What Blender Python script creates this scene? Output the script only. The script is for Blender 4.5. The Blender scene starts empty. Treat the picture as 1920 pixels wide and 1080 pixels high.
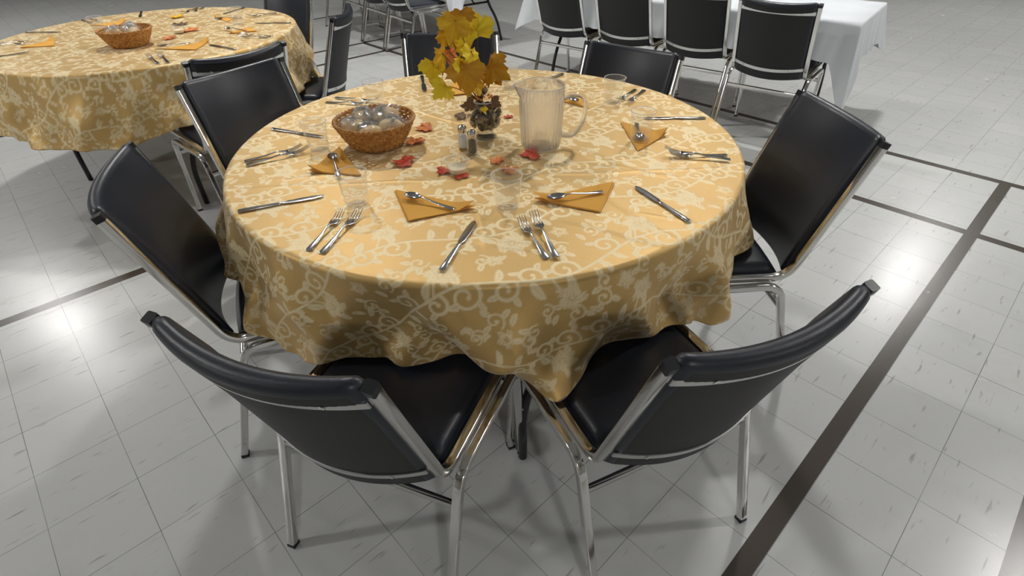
import bpy, bmesh, math, random
import numpy as np
from mathutils import Vector, Matrix

# ------------------------------------------------------------------ camera, light, exposure
scene = bpy.context.scene
C = scene.collection
PI = math.pi
R_ = math.radians

cam_data = bpy.data.cameras.new('camera')
cam_data.sensor_width = 36.0
cam_data.lens = 36.0 * 1000.0 / 1920.0
cam_data.clip_start = 0.02
cam_data.clip_end = 100
cam = bpy.data.objects.new('camera', cam_data)
C.objects.link(cam)
pit, roll, CAMH = R_(37.6), R_(1.13), 1.429
fw = Vector((0, math.cos(pit), -math.sin(pit)))
up0 = Vector((0, math.sin(pit), math.cos(pit)))
rt0 = Vector((1, 0, 0))
rt = rt0 * math.cos(roll) - up0 * math.sin(roll)
up = rt0 * math.sin(roll) + up0 * math.cos(roll)
m3 = Matrix((rt, up, -fw)).transposed()
cam.matrix_world = Matrix.Translation((0, 0, CAMH)) @ m3.to_4x4()
scene.camera = cam

vs = scene.view_settings
vs.view_transform = 'Standard'
vs.look = 'None'
vs.gamma = 1.0
vs.use_curve_mapping = False
vs.exposure = 0.0

w = bpy.data.worlds.new('world')
scene.world = w
w.use_nodes = True
w.node_tree.nodes['Background'].inputs[0].default_value = (0.9, 0.9, 0.9, 1)
w.node_tree.nodes['Background'].inputs[1].default_value = 0.05

LIGHT_E = 425.0          # emission of the lamp lenses
LIGHTS = [(4.9, 2.2), (-5.2, 0.9), (1.4, -4.5), (1.6, 4.4), (-1.7, 4.6),
          (6.4, 7.0), (-6.8, 6.2), (7.6, -2.4), (-8.0, -2.4)]
CEIL = 4.3

# ------------------------------------------------------------------ materials
def mat(name, base=(0.5, 0.5, 0.5), rough=0.5, metal=0.0, spec=0.5, trans=0.0, ior=1.45, emit=None, es=0, coat=0, sheen=0):
    m = bpy.data.materials.new(name)
    m.use_nodes = True
    b = m.node_tree.nodes['Principled BSDF']
    b.inputs['Base Color'].default_value = (*base, 1)
    b.inputs['Roughness'].default_value = rough
    b.inputs['Metallic'].default_value = metal
    b.inputs['Specular IOR Level'].default_value = spec
    b.inputs['Transmission Weight'].default_value = trans
    b.inputs['IOR'].default_value = ior
    b.inputs['Coat Weight'].default_value = coat
    b.inputs['Sheen Weight'].default_value = sheen
    if emit:
        b.inputs['Emission Color'].default_value = (*emit, 1)
        b.inputs['Emission Strength'].default_value = es
    return m

def nodes(m):
    nt = m.node_tree
    return nt, nt.nodes, nt.links, nt.nodes['Principled BSDF']

def N(nt, t, **kw):
    n = nt.nodes.new(t)
    for k, v in kw.items():
        if k.startswith('i_'):
            key = k[2:]
            key = int(key) if key.isdigit() else key
            n.inputs[key].default_value = v
        else:
            setattr(n, k, v)
    return n

def noise_var(m, scale, c1, c2, detail=4, bump=0, bscale=None, coord='Object', lo=0.35, hi=0.65, rv=None):
    nt, ns, ln, b = nodes(m)
    tc = N(nt, 'ShaderNodeTexCoord')
    no = N(nt, 'ShaderNodeTexNoise'); no.inputs['Scale'].default_value = scale; no.inputs['Detail'].default_value = detail
    ln.new(tc.outputs[coord], no.inputs['Vector'])
    cr = N(nt, 'ShaderNodeValToRGB')
    cr.color_ramp.elements[0].position = lo; cr.color_ramp.elements[1].position = hi
    cr.color_ramp.elements[0].color = (*c1, 1); cr.color_ramp.elements[1].color = (*c2, 1)
    ln.new(no.outputs['Fac'], cr.inputs['Fac'])
    ln.new(cr.outputs['Color'], b.inputs['Base Color'])
    if bump:
        n2 = N(nt, 'ShaderNodeTexNoise'); n2.inputs['Scale'].default_value = bscale or scale
        ln.new(tc.outputs[coord], n2.inputs['Vector'])
        bp = N(nt, 'ShaderNodeBump'); bp.inputs['Strength'].default_value = bump; bp.inputs['Distance'].default_value = 0.002
        ln.new(n2.outputs['Fac'], bp.inputs['Height']); ln.new(bp.outputs['Normal'], b.inputs['Normal'])
    return m

def clear_mat(name, tint, gloss=0.25, rough=0.03, opac=0.0, ocol=(1, 1, 1), ior=1.45):
    """thin clear plastic / film: see-through plus surface reflection"""
    m = bpy.data.materials.new(name); m.use_nodes = True
    nt = m.node_tree; nt.nodes.clear()
    out = N(nt, 'ShaderNodeOutputMaterial')
    tr = N(nt, 'ShaderNodeBsdfTransparent'); tr.inputs[0].default_value = (*tint, 1)
    gl = N(nt, 'ShaderNodeBsdfGlossy'); gl.inputs['Roughness'].default_value = rough; gl.inputs[0].default_value = (1, 1, 1, 1)
    lw = N(nt, 'ShaderNodeLayerWeight'); lw.inputs[0].default_value = 0.5
    pw = N(nt, 'ShaderNodeMath', operation='POWER'); pw.inputs[1].default_value = 4.0
    ml = N(nt, 'ShaderNodeMath', operation='MULTIPLY_ADD'); ml.inputs[1].default_value = gloss; ml.inputs[2].default_value = 0.03; ml.use_clamp = True
    mx = N(nt, 'ShaderNodeMixShader')
    nt.links.new(lw.outputs['Facing'], pw.inputs[0]); nt.links.new(pw.outputs[0], ml.inputs[0]); nt.links.new(ml.outputs[0], mx.inputs[0])
    nt.links.new(tr.outputs[0], mx.inputs[1]); nt.links.new(gl.outputs[0], mx.inputs[2])
    last = mx
    if opac > 0:
        df = N(nt, 'ShaderNodeBsdfDiffuse'); df.inputs[0].default_value = (*ocol, 1)
        m2 = N(nt, 'ShaderNodeMixShader'); m2.inputs[0].default_value = opac
        nt.links.new(mx.outputs[0], m2.inputs[1]); nt.links.new(df.outputs[0], m2.inputs[2]); last = m2
    nt.links.new(last.outputs[0], out.inputs['Surface'])
    return m

M = {}
M['chrome'] = mat('chrome', (0.72, 0.71, 0.69), 0.13, 1.0)
M['strap'] = mat('brushed_chrome', (0.66, 0.66, 0.65), 0.3, 1.0)
M['steel'] = mat('cutlery_steel', (0.62, 0.62, 0.63), 0.17, 1.0)
M['vinyl'] = mat('black_vinyl', (0.012, 0.015, 0.024), 0.40, spec=0.6)
_nt, _ns, _ln, _b = nodes(M['vinyl'])
_tc = N(_nt, 'ShaderNodeTexCoord'); _v = N(_nt, 'ShaderNodeTexVoronoi'); _v.inputs['Scale'].default_value = 420
_ln.new(_tc.outputs['Object'], _v.inputs['Vector'])
_bp = N(_nt, 'ShaderNodeBump'); _bp.inputs['Strength'].default_value = 0.12; _bp.inputs['Distance'].default_value = 0.001
_ln.new(_v.outputs['Distance'], _bp.inputs['Height']); _ln.new(_bp.outputs['Normal'], _b.inputs['Normal'])
M['vinylback'] = mat('black_back_vinyl', (0.02, 0.02, 0.021), 0.55, spec=0.4)
M['rubber'] = mat('black_plastic', (0.01, 0.011, 0.013), 0.35)
M['blackmetal'] = mat('black_painted_steel', (0.012, 0.012, 0.013), 0.28)
M['greymetal'] = mat('grey_painted_steel', (0.30, 0.29, 0.28), 0.35, 0.5)
M['napkin'] = noise_var(mat('orange_paper', (0.7, 0.33, 0.06), 0.85, spec=0.2), 900, (0.66, 0.335, 0.062), (0.74, 0.39, 0.085), bump=0.2)
M['white_cloth'] = noise_var(mat('white_linen', (0.75, 0.77, 0.8), 0.8, spec=0.2), 3, (0.60, 0.63, 0.66), (0.66, 0.69, 0.72))
M['wall'] = noise_var(mat('painted_wall', (0.5, 0.48, 0.42), 0.8), 1.5, (0.26, 0.25, 0.23), (0.30, 0.29, 0.26))
M['ceiling'] = noise_var(mat('ceiling_tile', (0.7, 0.7, 0.68), 0.9), 60, (0.30, 0.30, 0.29), (0.38, 0.38, 0.37))
M['base'] = mat('brown_vinyl_baseboard', (0.05, 0.04, 0.035), 0.5)
M['wood'] = noise_var(mat('plywood', (0.4, 0.27, 0.15), 0.6), 8, (0.32, 0.2, 0.11), (0.42, 0.29, 0.16))
M['lamp'] = mat('lit_diffuser', (0.9, 0.9, 0.9), 0.5, emit=(1.0, 0.985, 0.955), es=LIGHT_E)
M['lampframe'] = mat('white_enamel', (0.8, 0.8, 0.8), 0.4)
M['cup'] = clear_mat('clear_plastic', (0.992, 0.992, 0.99), gloss=0.6, rough=0.08, opac=0.035)
M['cuprim'] = clear_mat('clear_plastic_rim', (0.9, 0.9, 0.9), gloss=0.8, rough=0.2, opac=0.30)
M['film'] = clear_mat('cellophane', (0.985, 0.985, 0.985), gloss=0.55, rough=0.16, opac=0.06)
M['glass'] = clear_mat('clear_glass', (0.95, 0.95, 0.94), gloss=0.8, rough=0.03)
M['vaseglass'] = clear_mat('vase_glass', (0.97, 0.97, 0.955), gloss=0.6, rough=0.03)
M['salt'] = mat('salt', (0.8, 0.8, 0.8), 0.9)
M['pepper'] = noise_var(mat('pepper', (0.1, 0.08, 0.06), 0.9), 700, (0.05, 0.04, 0.03), (0.3, 0.26, 0.2))
M['cream'] = mat('cream', (0.82, 0.72, 0.5), 0.5)
M['bread'] = noise_var(mat('bread_crust', (0.7, 0.45, 0.2), 0.6), 25, (0.80, 0.64, 0.36), (0.62, 0.38, 0.14))
M['wicker'] = noise_var(mat('wicker', (0.5, 0.25, 0.07), 0.5), 90, (0.36, 0.155, 0.035), (0.58, 0.29, 0.08), bump=0.3)
M['stem'] = mat('brown_stem', (0.10, 0.05, 0.02), 0.7)
M['seedpod'] = noise_var(mat('dried_pods', (0.2, 0.12, 0.06), 0.45), 60, (0.07, 0.045, 0.025), (0.36, 0.28, 0.17), lo=0.40, hi=0.64)
M['bead'] = mat('orange_bead', (0.75, 0.25, 0.03), 0.3)

def leaf_mat(name, c1, c2):
    m = noise_var(mat(name, c1, 0.55, spec=0.35), 22, c1, c2, detail=3)
    return m
M['leaf_yellow'] = leaf_mat('yellow_leaf', (0.88, 0.68, 0.03), (0.82, 0.56, 0.02))
M['leaf_gold'] = leaf_mat('golden_leaf', (0.76, 0.47, 0.02), (0.62, 0.33, 0.015))
M['leaf_ochre'] = leaf_mat('ochre_leaf', (0.60, 0.31, 0.015), (0.47, 0.20, 0.012))
M['leaf_orange'] = leaf_mat('orange_leaf', (0.72, 0.26, 0.06), (0.55, 0.12, 0.03))
M['leaf_red'] = leaf_mat('red_leaf', (0.55, 0.045, 0.025), (0.48, 0.09, 0.035))
M['leaf_brown'] = leaf_mat('brown_leaf', (0.18, 0.10, 0.045), (0.12, 0.06, 0.03))

# pitcher glass: thick clear plastic, part refracting, part passing light straight
def pitcher_mat():
    m = bpy.data.materials.new('clear_thick_plastic'); m.use_nodes = True
    nt = m.node_tree; nt.nodes.clear()
    out = N(nt, 'ShaderNodeOutputMaterial')
    tr = N(nt, 'ShaderNodeBsdfTransparent'); tr.inputs[0].default_value = (0.99, 0.985, 0.98, 1)
    gl = N(nt, 'ShaderNodeBsdfGlossy'); gl.inputs['Roughness'].default_value = 0.06
    gs = N(nt, 'ShaderNodeBsdfGlass'); gs.inputs['IOR'].default_value = 1.42; gs.inputs['Roughness'].default_value = 0.0
    df = N(nt, 'ShaderNodeBsdfTranslucent'); df.inputs[0].default_value = (.9, .9, .9, 1)
    a = N(nt, 'ShaderNodeMixShader'); a.inputs[0].default_value = 0.62
    a2 = N(nt, 'ShaderNodeMixShader'); a2.inputs[0].default_value = 0.05
    lw = N(nt, 'ShaderNodeLayerWeight'); lw.inputs[0].default_value = 0.5
    pw = N(nt, 'ShaderNodeMath', operation='POWER'); pw.inputs[1].default_value = 3.5
    ml = N(nt, 'ShaderNodeMath', operation='MULTIPLY_ADD'); ml.inputs[1].default_value = 0.6; ml.inputs[2].default_value = 0.05; ml.use_clamp = True
    b = N(nt, 'ShaderNodeMixShader')
    L = nt.links.new
    L(tr.outputs[0], a.inputs[1]); L(gs.outputs[0], a.inputs[2]); L(a.outputs[0], a2.inputs[1]); L(df.outputs[0], a2.inputs[2])
    L(lw.outputs['Facing'], pw.inputs[0]); L(pw.outputs[0], ml.inputs[0])
    L(ml.outputs[0], b.inputs[0]); L(a2.outputs[0], b.inputs[1]); L(gl.outputs[0], b.inputs[2]); L(b.outputs[0], out.inputs['Surface'])
    return m
M['pitcher'] = pitcher_mat()

def cloth_mat():
    m = mat('gold_damask', (0.6, 0.36, 0.16), 0.5, spec=0.35, sheen=0.15)
    nt, ns, ln, b = nodes(m)
    at = N(nt, 'ShaderNodeAttribute'); at.attribute_name = 'weave'
    mx = N(nt, 'ShaderNodeMix', data_type='RGBA')
    mx.inputs['A'].default_value = (0.71, 0.470, 0.178, 1)
    mx.inputs['B'].default_value = (0.93, 0.775, 0.475, 1)
    ln.new(at.outputs['Fac'], mx.inputs['Factor'])
    tc = N(nt, 'ShaderNodeTexCoord')
    no = N(nt, 'ShaderNodeTexNoise'); no.inputs['Scale'].default_value = 600
    ln.new(tc.outputs['Object'], no.inputs['Vector'])
    hs = N(nt, 'ShaderNodeMix', data_type='RGBA', blend_type='MULTIPLY')
    hs.inputs['Factor'].default_value = 0.25
    ln.new(mx.outputs['Result'], hs.inputs['A']); ln.new(no.outputs['Color'], hs.inputs['B'])
    gm = N(nt, 'ShaderNodeRGBToBW'); ln.new(no.outputs['Color'], gm.inputs[0]); ln.new(gm.outputs[0], hs.inputs['B'])
    ln.new(hs.outputs['Result'], b.inputs['Base Color'])
    rr = N(nt, 'ShaderNodeMapRange'); rr.inputs['To Min'].default_value = 0.52; rr.inputs['To Max'].default_value = 0.58
    ln.new(at.outputs['Fac'], rr.inputs['Value']); ln.new(rr.outputs[0], b.inputs['Roughness'])
    mt = N(nt, 'ShaderNodeMapRange'); mt.inputs['To Min'].default_value = 0.55; mt.inputs['To Max'].default_value = 0.30
    ln.new(at.outputs['Fac'], mt.inputs['Value']); ln.new(mt.outputs[0], b.inputs['Metallic'])
    bp = N(nt, 'ShaderNodeBump'); bp.inputs['Strength'].default_value = 0.25; bp.inputs['Distance'].default_value = 0.0012
    n2 = N(nt, 'ShaderNodeTexNoise'); n2.inputs['Scale'].default_value = 30; n2.inputs['Detail'].default_value = 3
    ln.new(tc.outputs['Object'], n2.inputs['Vector'])
    ad = N(nt, 'ShaderNodeMath', operation='ADD'); ln.new(n2.outputs['Fac'], ad.inputs[0]); ln.new(at.outputs['Fac'], ad.inputs[1])
    ln.new(ad.outputs[0], bp.inputs['Height']); ln.new(bp.outputs['Normal'], b.inputs['Normal'])
    return m
M['damask'] = cloth_mat()

# floor: 9 inch tiles with inlaid dark court stripes. Object coordinates are the grid itself.
TILE = 0.2286
def floor_mat():
    m = mat('vinyl_tile_floor', (0.5, 0.5, 0.48), 0.3, spec=0.5)
    nt, ns, ln, b = nodes(m)
    tc = N(nt, 'ShaderNodeTexCoord')
    sp = N(nt, 'ShaderNodeSeparateXYZ'); ln.new(tc.outputs['Object'], sp.inputs[0])
    def mth(op, a, c=None, c2=None, clamp=False):
        n = N(nt, 'ShaderNodeMath', operation=op); n.use_clamp = clamp
        for k, v in enumerate((a, c, c2)):
            if v is None: continue
            if isinstance(v, (int, float)): n.inputs[k].default_value = v
            else: ln.new(v, n.inputs[k])
        return n.outputs[0]
    I = mth('DIVIDE', sp.outputs['X'], TILE)
    J = mth('DIVIDE', sp.outputs['Y'], TILE)
    # tiles past the long stripe are shifted by the stripe's width
    past = mth('GREATER_THAN', J, 7.12)
    J2 = mth('SUBTRACT', J, mth('MULTIPLY', past, 0.24))
    def joint(x, wd):
        fr = mth('FRACT', mth('ADD', x, 0.5))
        d = mth('ABSOLUTE', mth('SUBTRACT', fr, 0.5))
        return mth('LESS_THAN', d, wd)
    no = N(nt, 'ShaderNodeTexNoise'); no.inputs['Scale'].default_value = 3.1; no.inputs['Detail'].default_value = 5
    ln.new(tc.outputs['Object'], no.inputs['Vector'])
    line = mth('MAXIMUM', joint(I, 0.0045), joint(J2, 0.0045))
    linef = mth('MULTIPLY', line, mth('MULTIPLY_ADD', no.outputs['Fac'], 1.4, -0.1, clamp=True))
    def band(x, c, lo=None, hi=None, y=None, hw=0.12):
        d = mth('LESS_THAN', mth('ABSOLUTE', mth('SUBTRACT', x, c)), hw)
        if y is not None:
            d = mth('MULTIPLY', d, mth('MULTIPLY', mth('GREATER_THAN', y, lo), mth('LESS_THAN', y, hi)))
        return d
    s = None
    for bd in (band(J, 7.115, -41, 17.2, I), band(J, 9.25, -41, 17.2, I), band(J, -15.6, -41, 17.2, I), band(J, -17.68, -41, 17.2, I),
               band(I, 13.75, -17.8, 9.37, J), band(I, 17.1, -17.8, 9.37, J), band(I, -3.5, -17.8, 9.37, J), band(J, -24.65, -41, 17.2, I), band(J, -4.25, -3.5, 2.12, I)):
        s = bd if s is None else mth('MAXIMUM', s, bd)
    # per tile tone
    wn = N(nt, 'ShaderNodeTexWhiteNoise', noise_dimensions='2D')
    cb = N(nt, 'ShaderNodeCombineXYZ'); ln.new(mth('FLOOR', I), cb.inputs[0]); ln.new(mth('FLOOR', J2), cb.inputs[1])
    ln.new(cb.outputs[0], wn.inputs['Vector'])
    base = N(nt, 'ShaderNodeMix', data_type='RGBA')
    base.inputs['A'].default_value = (0.490, 0.500, 0.495, 1); base.inputs['B'].default_value = (0.56, 0.565, 0.555, 1)
    ln.new(mth('MULTIPLY_ADD', wn.outputs['Value'], 0.45, mth('MULTIPLY', no.outputs['Fac'], 0.55)), base.inputs['Factor'])
    # grime: soft blotches and small streaks
    n1 = N(nt, 'ShaderNodeTexNoise'); n1.inputs['Scale'].default_value = 6; n1.inputs['Detail'].default_value = 8; n1.inputs['Roughness'].default_value = 0.65
    ln.new(tc.outputs['Object'], n1.inputs['Vector'])
    g1 = N(nt, 'ShaderNodeMapRange'); g1.inputs['From Min'].default_value = 0.52; g1.inputs['From Max'].default_value = 0.80; g1.inputs['To Max'].default_value = 0.16
    ln.new(n1.outputs['Fac'], g1.inputs['Value'])
    mp = N(nt, 'ShaderNodeMapping'); mp.inputs['Scale'].default_value = (9, 60, 1)
    ln.new(tc.outputs['Object'], mp.inputs['Vector'])
    n2 = N(nt, 'ShaderNodeTexNoise'); n2.inputs['Scale'].default_value = 1.0; n2.inputs['Detail'].default_value = 2
    ln.new(mp.outputs[0], n2.inputs['Vector'])
    g2 = N(nt, 'ShaderNodeMapRange'); g2.inputs['From Min'].default_value = 0.655; g2.inputs['From Max'].default_value = 0.73; g2.inputs['To Max'].default_value = 0.6
    ln.new(n2.outputs['Fac'], g2.inputs['Value'])
    gr = mth('MAXIMUM', g1.outputs[0], g2.outputs[0])
    c1 = N(nt, 'ShaderNodeMix', data_type='RGBA'); c1.inputs['B'].default_value = (0.24, 0.225, 0.20, 1)
    ln.new(base.outputs['Result'], c1.inputs['A']); ln.new(gr, c1.inputs['Factor'])
    c2 = N(nt, 'ShaderNodeMix', data_type='RGBA'); c2.inputs['B'].default_value = (0.06, 0.055, 0.05, 1)
    ln.new(c1.outputs['Result'], c2.inputs['A']); ln.new(linef, c2.inputs['Factor'])
    c3 = N(nt, 'ShaderNodeMix', data_type='RGBA'); c3.inputs['B'].default_value = (0.064, 0.052, 0.043, 1)
    ln.new(c2.outputs['Result'], c3.inputs['A']); ln.new(s, c3.inputs['Factor'])
    ln.new(c3.outputs['Result'], b.inputs['Base Color'])
    rr = N(nt, 'ShaderNodeMapRange'); rr.inputs['To Min'].default_value = 0.24; rr.inputs['To Max'].default_value = 0.29
    ln.new(n1.outputs['Fac'], rr.inputs['Value']); ln.new(rr.outputs[0], b.inputs['Roughness'])
    return m
M['floor'] = floor_mat()

# ------------------------------------------------------------------ mesh helpers
class MB:
    def __init__(s): s.v = []; s.f = []
    def add(s, vs_, fs_):
        o = len(s.v); s.v += [tuple(v) for v in vs_]; s.f += [tuple(i + o for i in f) for f in fs_]
    def box(s, c, d, rot=None):
        x, y, z = [k / 2 for k in d]
        vs_ = [Vector((a * x, b * y, e * z)) for a in (-1, 1) for b in (-1, 1) for e in (-1, 1)]
        if rot: vs_ = [rot @ v for v in vs_]
        vs_ = [v + Vector(c) for v in vs_]
        s.add(vs_, [(0, 1, 3, 2), (4, 6, 7, 5), (0, 4, 5, 1), (2, 3, 7, 6), (0, 2, 6, 4), (1, 5, 7, 3)])
    def loft(s, rings, cap=True, closed=False):
        n = len(rings[0]); vs_ = [v for r in rings for v in r]; fs = []
        m = len(rings)
        for i in range(m if closed else m - 1):
            for j in range(n):
                a = i * n + j; b = i * n + (j + 1) % n; c = ((i + 1) % m) * n + (j + 1) % n; d = ((i + 1) % m) * n + j
                fs.append((a, b, c, d))
        if cap and not closed:
            fs.append(tuple(range(n - 1, -1, -1))); fs.append(tuple((m - 1) * n + k for k in range(n)))
        s.add(vs_, fs)
    def grid(s, P):      # P[i][j]
        n = len(P); m = len(P[0])
        s.add([p for r in P for p in r], [(i * m + j, i * m + j + 1, (i + 1) * m + j + 1, (i + 1) * m + j) for i in range(n - 1) for j in range(m - 1)])
    def sweep(s, path, prof, upv=Vector((1, 0, 0)), cap=True):
        """path: points; prof: 2d points (along side axis, along third axis); upv fixed side axis"""
        rings = []
        for i, p in enumerate(path):
            a = path[max(0, i - 1)]; b = path[min(len(path) - 1, i + 1)]
            t = (Vector(b) - Vector(a)).normalized()
            sd = (upv - t * upv.dot(t)).normalized(); th = t.cross(sd)
            rings.append([Vector(p) + sd * q[0] + th * q[1] for q in prof])
        s.loft(rings, cap)
    def tube(s, path, r, seg=10, cap=True):
        rings = []; prev = None
        for i, p in enumerate(path):
            a = path[max(0, i - 1)]; b = path[min(len(path) - 1, i + 1)]
            t = (Vector(b) - Vector(a)).normalized()
            if prev is None:
                prev = t.orthogonal().normalized()
            prev = (prev - t * prev.dot(t)).normalized(); th = t.cross(prev)
            rr = r[i] if isinstance(r, (list, tuple)) else r
            rings.append([Vector(p) + (prev * math.cos(2 * PI * k / seg) + th * math.sin(2 * PI * k / seg)) * rr for k in range(seg)])
        s.loft(rings, cap)
    def lathe(s, prof, seg=40, c=(0, 0, 0), closed=False, rot=None, fn=None):
        rings = []
        for (r, z) in prof:
            ring = []
            for k in range(seg):
                a = 2 * PI * k / seg
                rr = fn(a, r, z) if fn else r
                v = Vector((rr * math.cos(a), rr * math.sin(a), z))
                if rot: v = rot @ v
                ring.append(v + Vector(c))
            rings.append(ring)
        s.loft(rings, cap=not closed, closed=closed)
    def mesh(s, name, smooth=True):
        me = bpy.data.meshes.new(name); me.from_pydata([tuple(v) for v in s.v], [], s.f)
        me.validate()
        bm = bmesh.new(); bm.from_mesh(me); bmesh.ops.recalc_face_normals(bm, faces=bm.faces); bm.to_mesh(me); bm.free()
        if smooth:
            me.polygons.foreach_set('use_smooth', [True] * len(me.polygons))
        return me
    def build(s, name, m, parent=None, smooth=True, loc=None, auto=None):
        me = s.mesh(name, smooth)
        me.materials.append(m)
        if auto and smooth:
            me.set_sharp_from_angle(angle=R_(auto))
        o = bpy.data.objects.new(name, me); C.objects.link(o)
        if parent: o.parent = parent
        if loc: o.location = loc
        return o

def empty(name, loc=(0, 0, 0), rz=0.0):
    o = bpy.data.objects.new(name, None); C.objects.link(o); o.location = loc; o.rotation_euler = (0, 0, rz)
    o.empty_display_size = 0.05
    return o
def tag(o, label=None, cat=None, group=None, kind=None):
    if label: o['label'] = label
    if cat: o['category'] = cat
    if group: o['group'] = group
    if kind: o['kind'] = kind
    return o
KIDS = {}
def copy_tree(o, parent=None):
    c = o.copy(); C.objects.link(c); c.parent = parent
    for ch in [x for x in bpy.data.objects if x.parent == o]:
        copy_tree(ch, c)
    return c

def round_path(pts, rad, n=7):
    """polyline with rounded corners; rad per inner corner"""
    out = [Vector(pts[0])]
    for i in range(1, len(pts) - 1):
        p = Vector(pts[i]); a = (Vector(pts[i - 1]) - p); b = (Vector(pts[i + 1]) - p)
        r = rad[i - 1] if isinstance(rad, (list, tuple)) else rad
        r = min(r, a.length * 0.49, b.length * 0.49)
        p0 = p + a.normalized() * r; p1 = p + b.normalized() * r
        for k in range(n + 1):
            t = k / n
            out.append(p0 * (1 - t) ** 2 + p * 2 * t * (1 - t) + p1 * t * t)
    out.append(Vector(pts[-1]))
    return out

def rrect(wd, h, r, n=3):
    pr = []
    for cx, cy, a0 in ((wd / 2 - r, h / 2 - r, 0), (-wd / 2 + r, h / 2 - r, 90), (-wd / 2 + r, -h / 2 + r, 180), (wd / 2 - r, -h / 2 + r, 270)):
        for k in range(n + 1):
            a = R_(a0 + 90 * k / n); pr.append((cx + r * math.cos(a), cy + r * math.sin(a)))
    return pr
SQ = rrect(0.0215, 0.0215, 0.0035)

# ------------------------------------------------------------------ the room
GTH = R_(42.97); GX, GY = -4.9734 * TILE, 5.54615 * TILE
def grid_xy(i, j):
    a, b = i * TILE, j * TILE
    return (GX + a * math.cos(GTH) + b * math.sin(GTH), GY + a * math.sin(GTH) - b * math.cos(GTH))
X0, X1, Y0, Y1 = -11.0, 11.0, -5.0, 13.0
mb = MB()
# local grid frame: x = i direction, y = j direction (j points to lower right)  -> mirrored frame handled by scale in mapping
co, si = math.cos(GTH), math.sin(GTH)
def to_grid(x, y):
    dx, dy = x - GX, y - GY
    return (dx * co + dy * si, dx * si - dy * co)
# floor mesh is made in a frame rotated by GTH; its local y runs opposite to j, so the material reads -y
fl = MB()
cs = [(X0, Y0), (X1, Y0), (X1, Y1), (X0, Y1)]
loc_ = [to_grid(*c) for c in cs]
fl.add([(a, -b, 0) for a, b in loc_] + [(a, -b, -0.1) for a, b in loc_], [(0, 1, 2, 3), (4, 7, 6, 5), (0, 4, 5, 1), (1, 5, 6, 2), (2, 6, 7, 3), (3, 7, 4, 0)])
fo = fl.build('floor', M['floor'], smooth=False)
fo.location = (GX, GY, 0); fo.rotation_euler = (0, 0, GTH)
tag(fo, kind='structure')
# the material's J must read -local y
_nt = M['floor'].node_tree
for n in _nt.nodes:
    if n.type == 'SEPXYZ':
        sep = n
for l in list(sep.outputs['Y'].links):
    tgt = l.to_socket
    ng = _nt.nodes.new('ShaderNodeMath'); ng.operation = 'MULTIPLY'; ng.inputs[1].default_value = -1
    _nt.links.new(sep.outputs['Y'], ng.inputs[0]); _nt.links.new(ng.outputs[0], tgt)

def slab(name, c, d, m):
    b = MB(); b.box(c, d); o = b.build(name, m, smooth=False); tag(o, kind='structure'); return o
slab('wall_back', ((X0 + X1) / 2, Y1 + .1, CEIL / 2), (X1 - X0 + .4, .2, CEIL), M['wall'])
slab('wall_front', ((X0 + X1) / 2, Y0 - .1, CEIL / 2), (X1 - X0 + .4, .2, CEIL), M['wall'])
slab('wall_left', (X0 - .1, (Y0 + Y1) / 2, CEIL / 2), (.2, Y1 - Y0, CEIL), M['wall'])
slab('wall_right', (X1 + .1, (Y0 + Y1) / 2, CEIL / 2), (.2, Y1 - Y0, CEIL), M['wall'])
slab('ceiling', ((X0 + X1) / 2, (Y0 + Y1) / 2, CEIL + .05), (X1 - X0 + .4, Y1 - Y0 + .4, .1), M['ceiling'])
slab('baseboard_back', ((X0 + X1) / 2, Y1 - .008, .05), (X1 - X0, .016, .1), M['base'])
slab('baseboard_front', ((X0 + X1) / 2, Y0 + .008, .05), (X1 - X0, .016, .1), M['base'])
slab('baseboard_left', (X0 + .008, (Y0 + Y1) / 2, .05), (.016, Y1 - Y0 - .04, .1), M['base'])
slab('baseboard_right', (X1 - .008, (Y0 + Y1) / 2, .05), (.016, Y1 - Y0 - .04, .1), M['base'])

lt = empty('ceiling_light', (LIGHTS[0][0], LIGHTS[0][1], CEIL))
b = MB(); b.lathe([(.001, -.30), (.150, -.30), (.150, -.292), (.001, -.292)], 40); b.build('lens', M['lamp'], lt, auto=40)
b = MB(); b.lathe([(.162, -.302), (.250, -.300), (.20, -.16), (.10, -.10), (.09, -.02), (.02, -.01), (.02, -.03), (.08, -.05), (.09, -.11), (.19, -.165), (.158, -.292)], 40, closed=True); b.build('housing', M['lampframe'], lt, auto=40)
b = MB(); b.lathe([(.001, -.03), (.012, -.03), (.012, 0), (.001, 0)], 12); b.build('hanger', M['greymetal'], lt)
LL = ['to the right of the near table', 'to the left of the near table', 'behind the camera', 'over the white table', 'over the second gold table',
      'in the far right corner', 'in the far left corner', 'in the near right corner', 'in the near left corner']
for k, (x, y) in enumerate(LIGHTS):
    c = lt if k == 0 else copy_tree(lt); c.location = (x, y, CEIL)
    tag(c, 'lit round ceiling lamp with a white housing ' + LL[k], 'light', 'round ceiling lamps')

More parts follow.
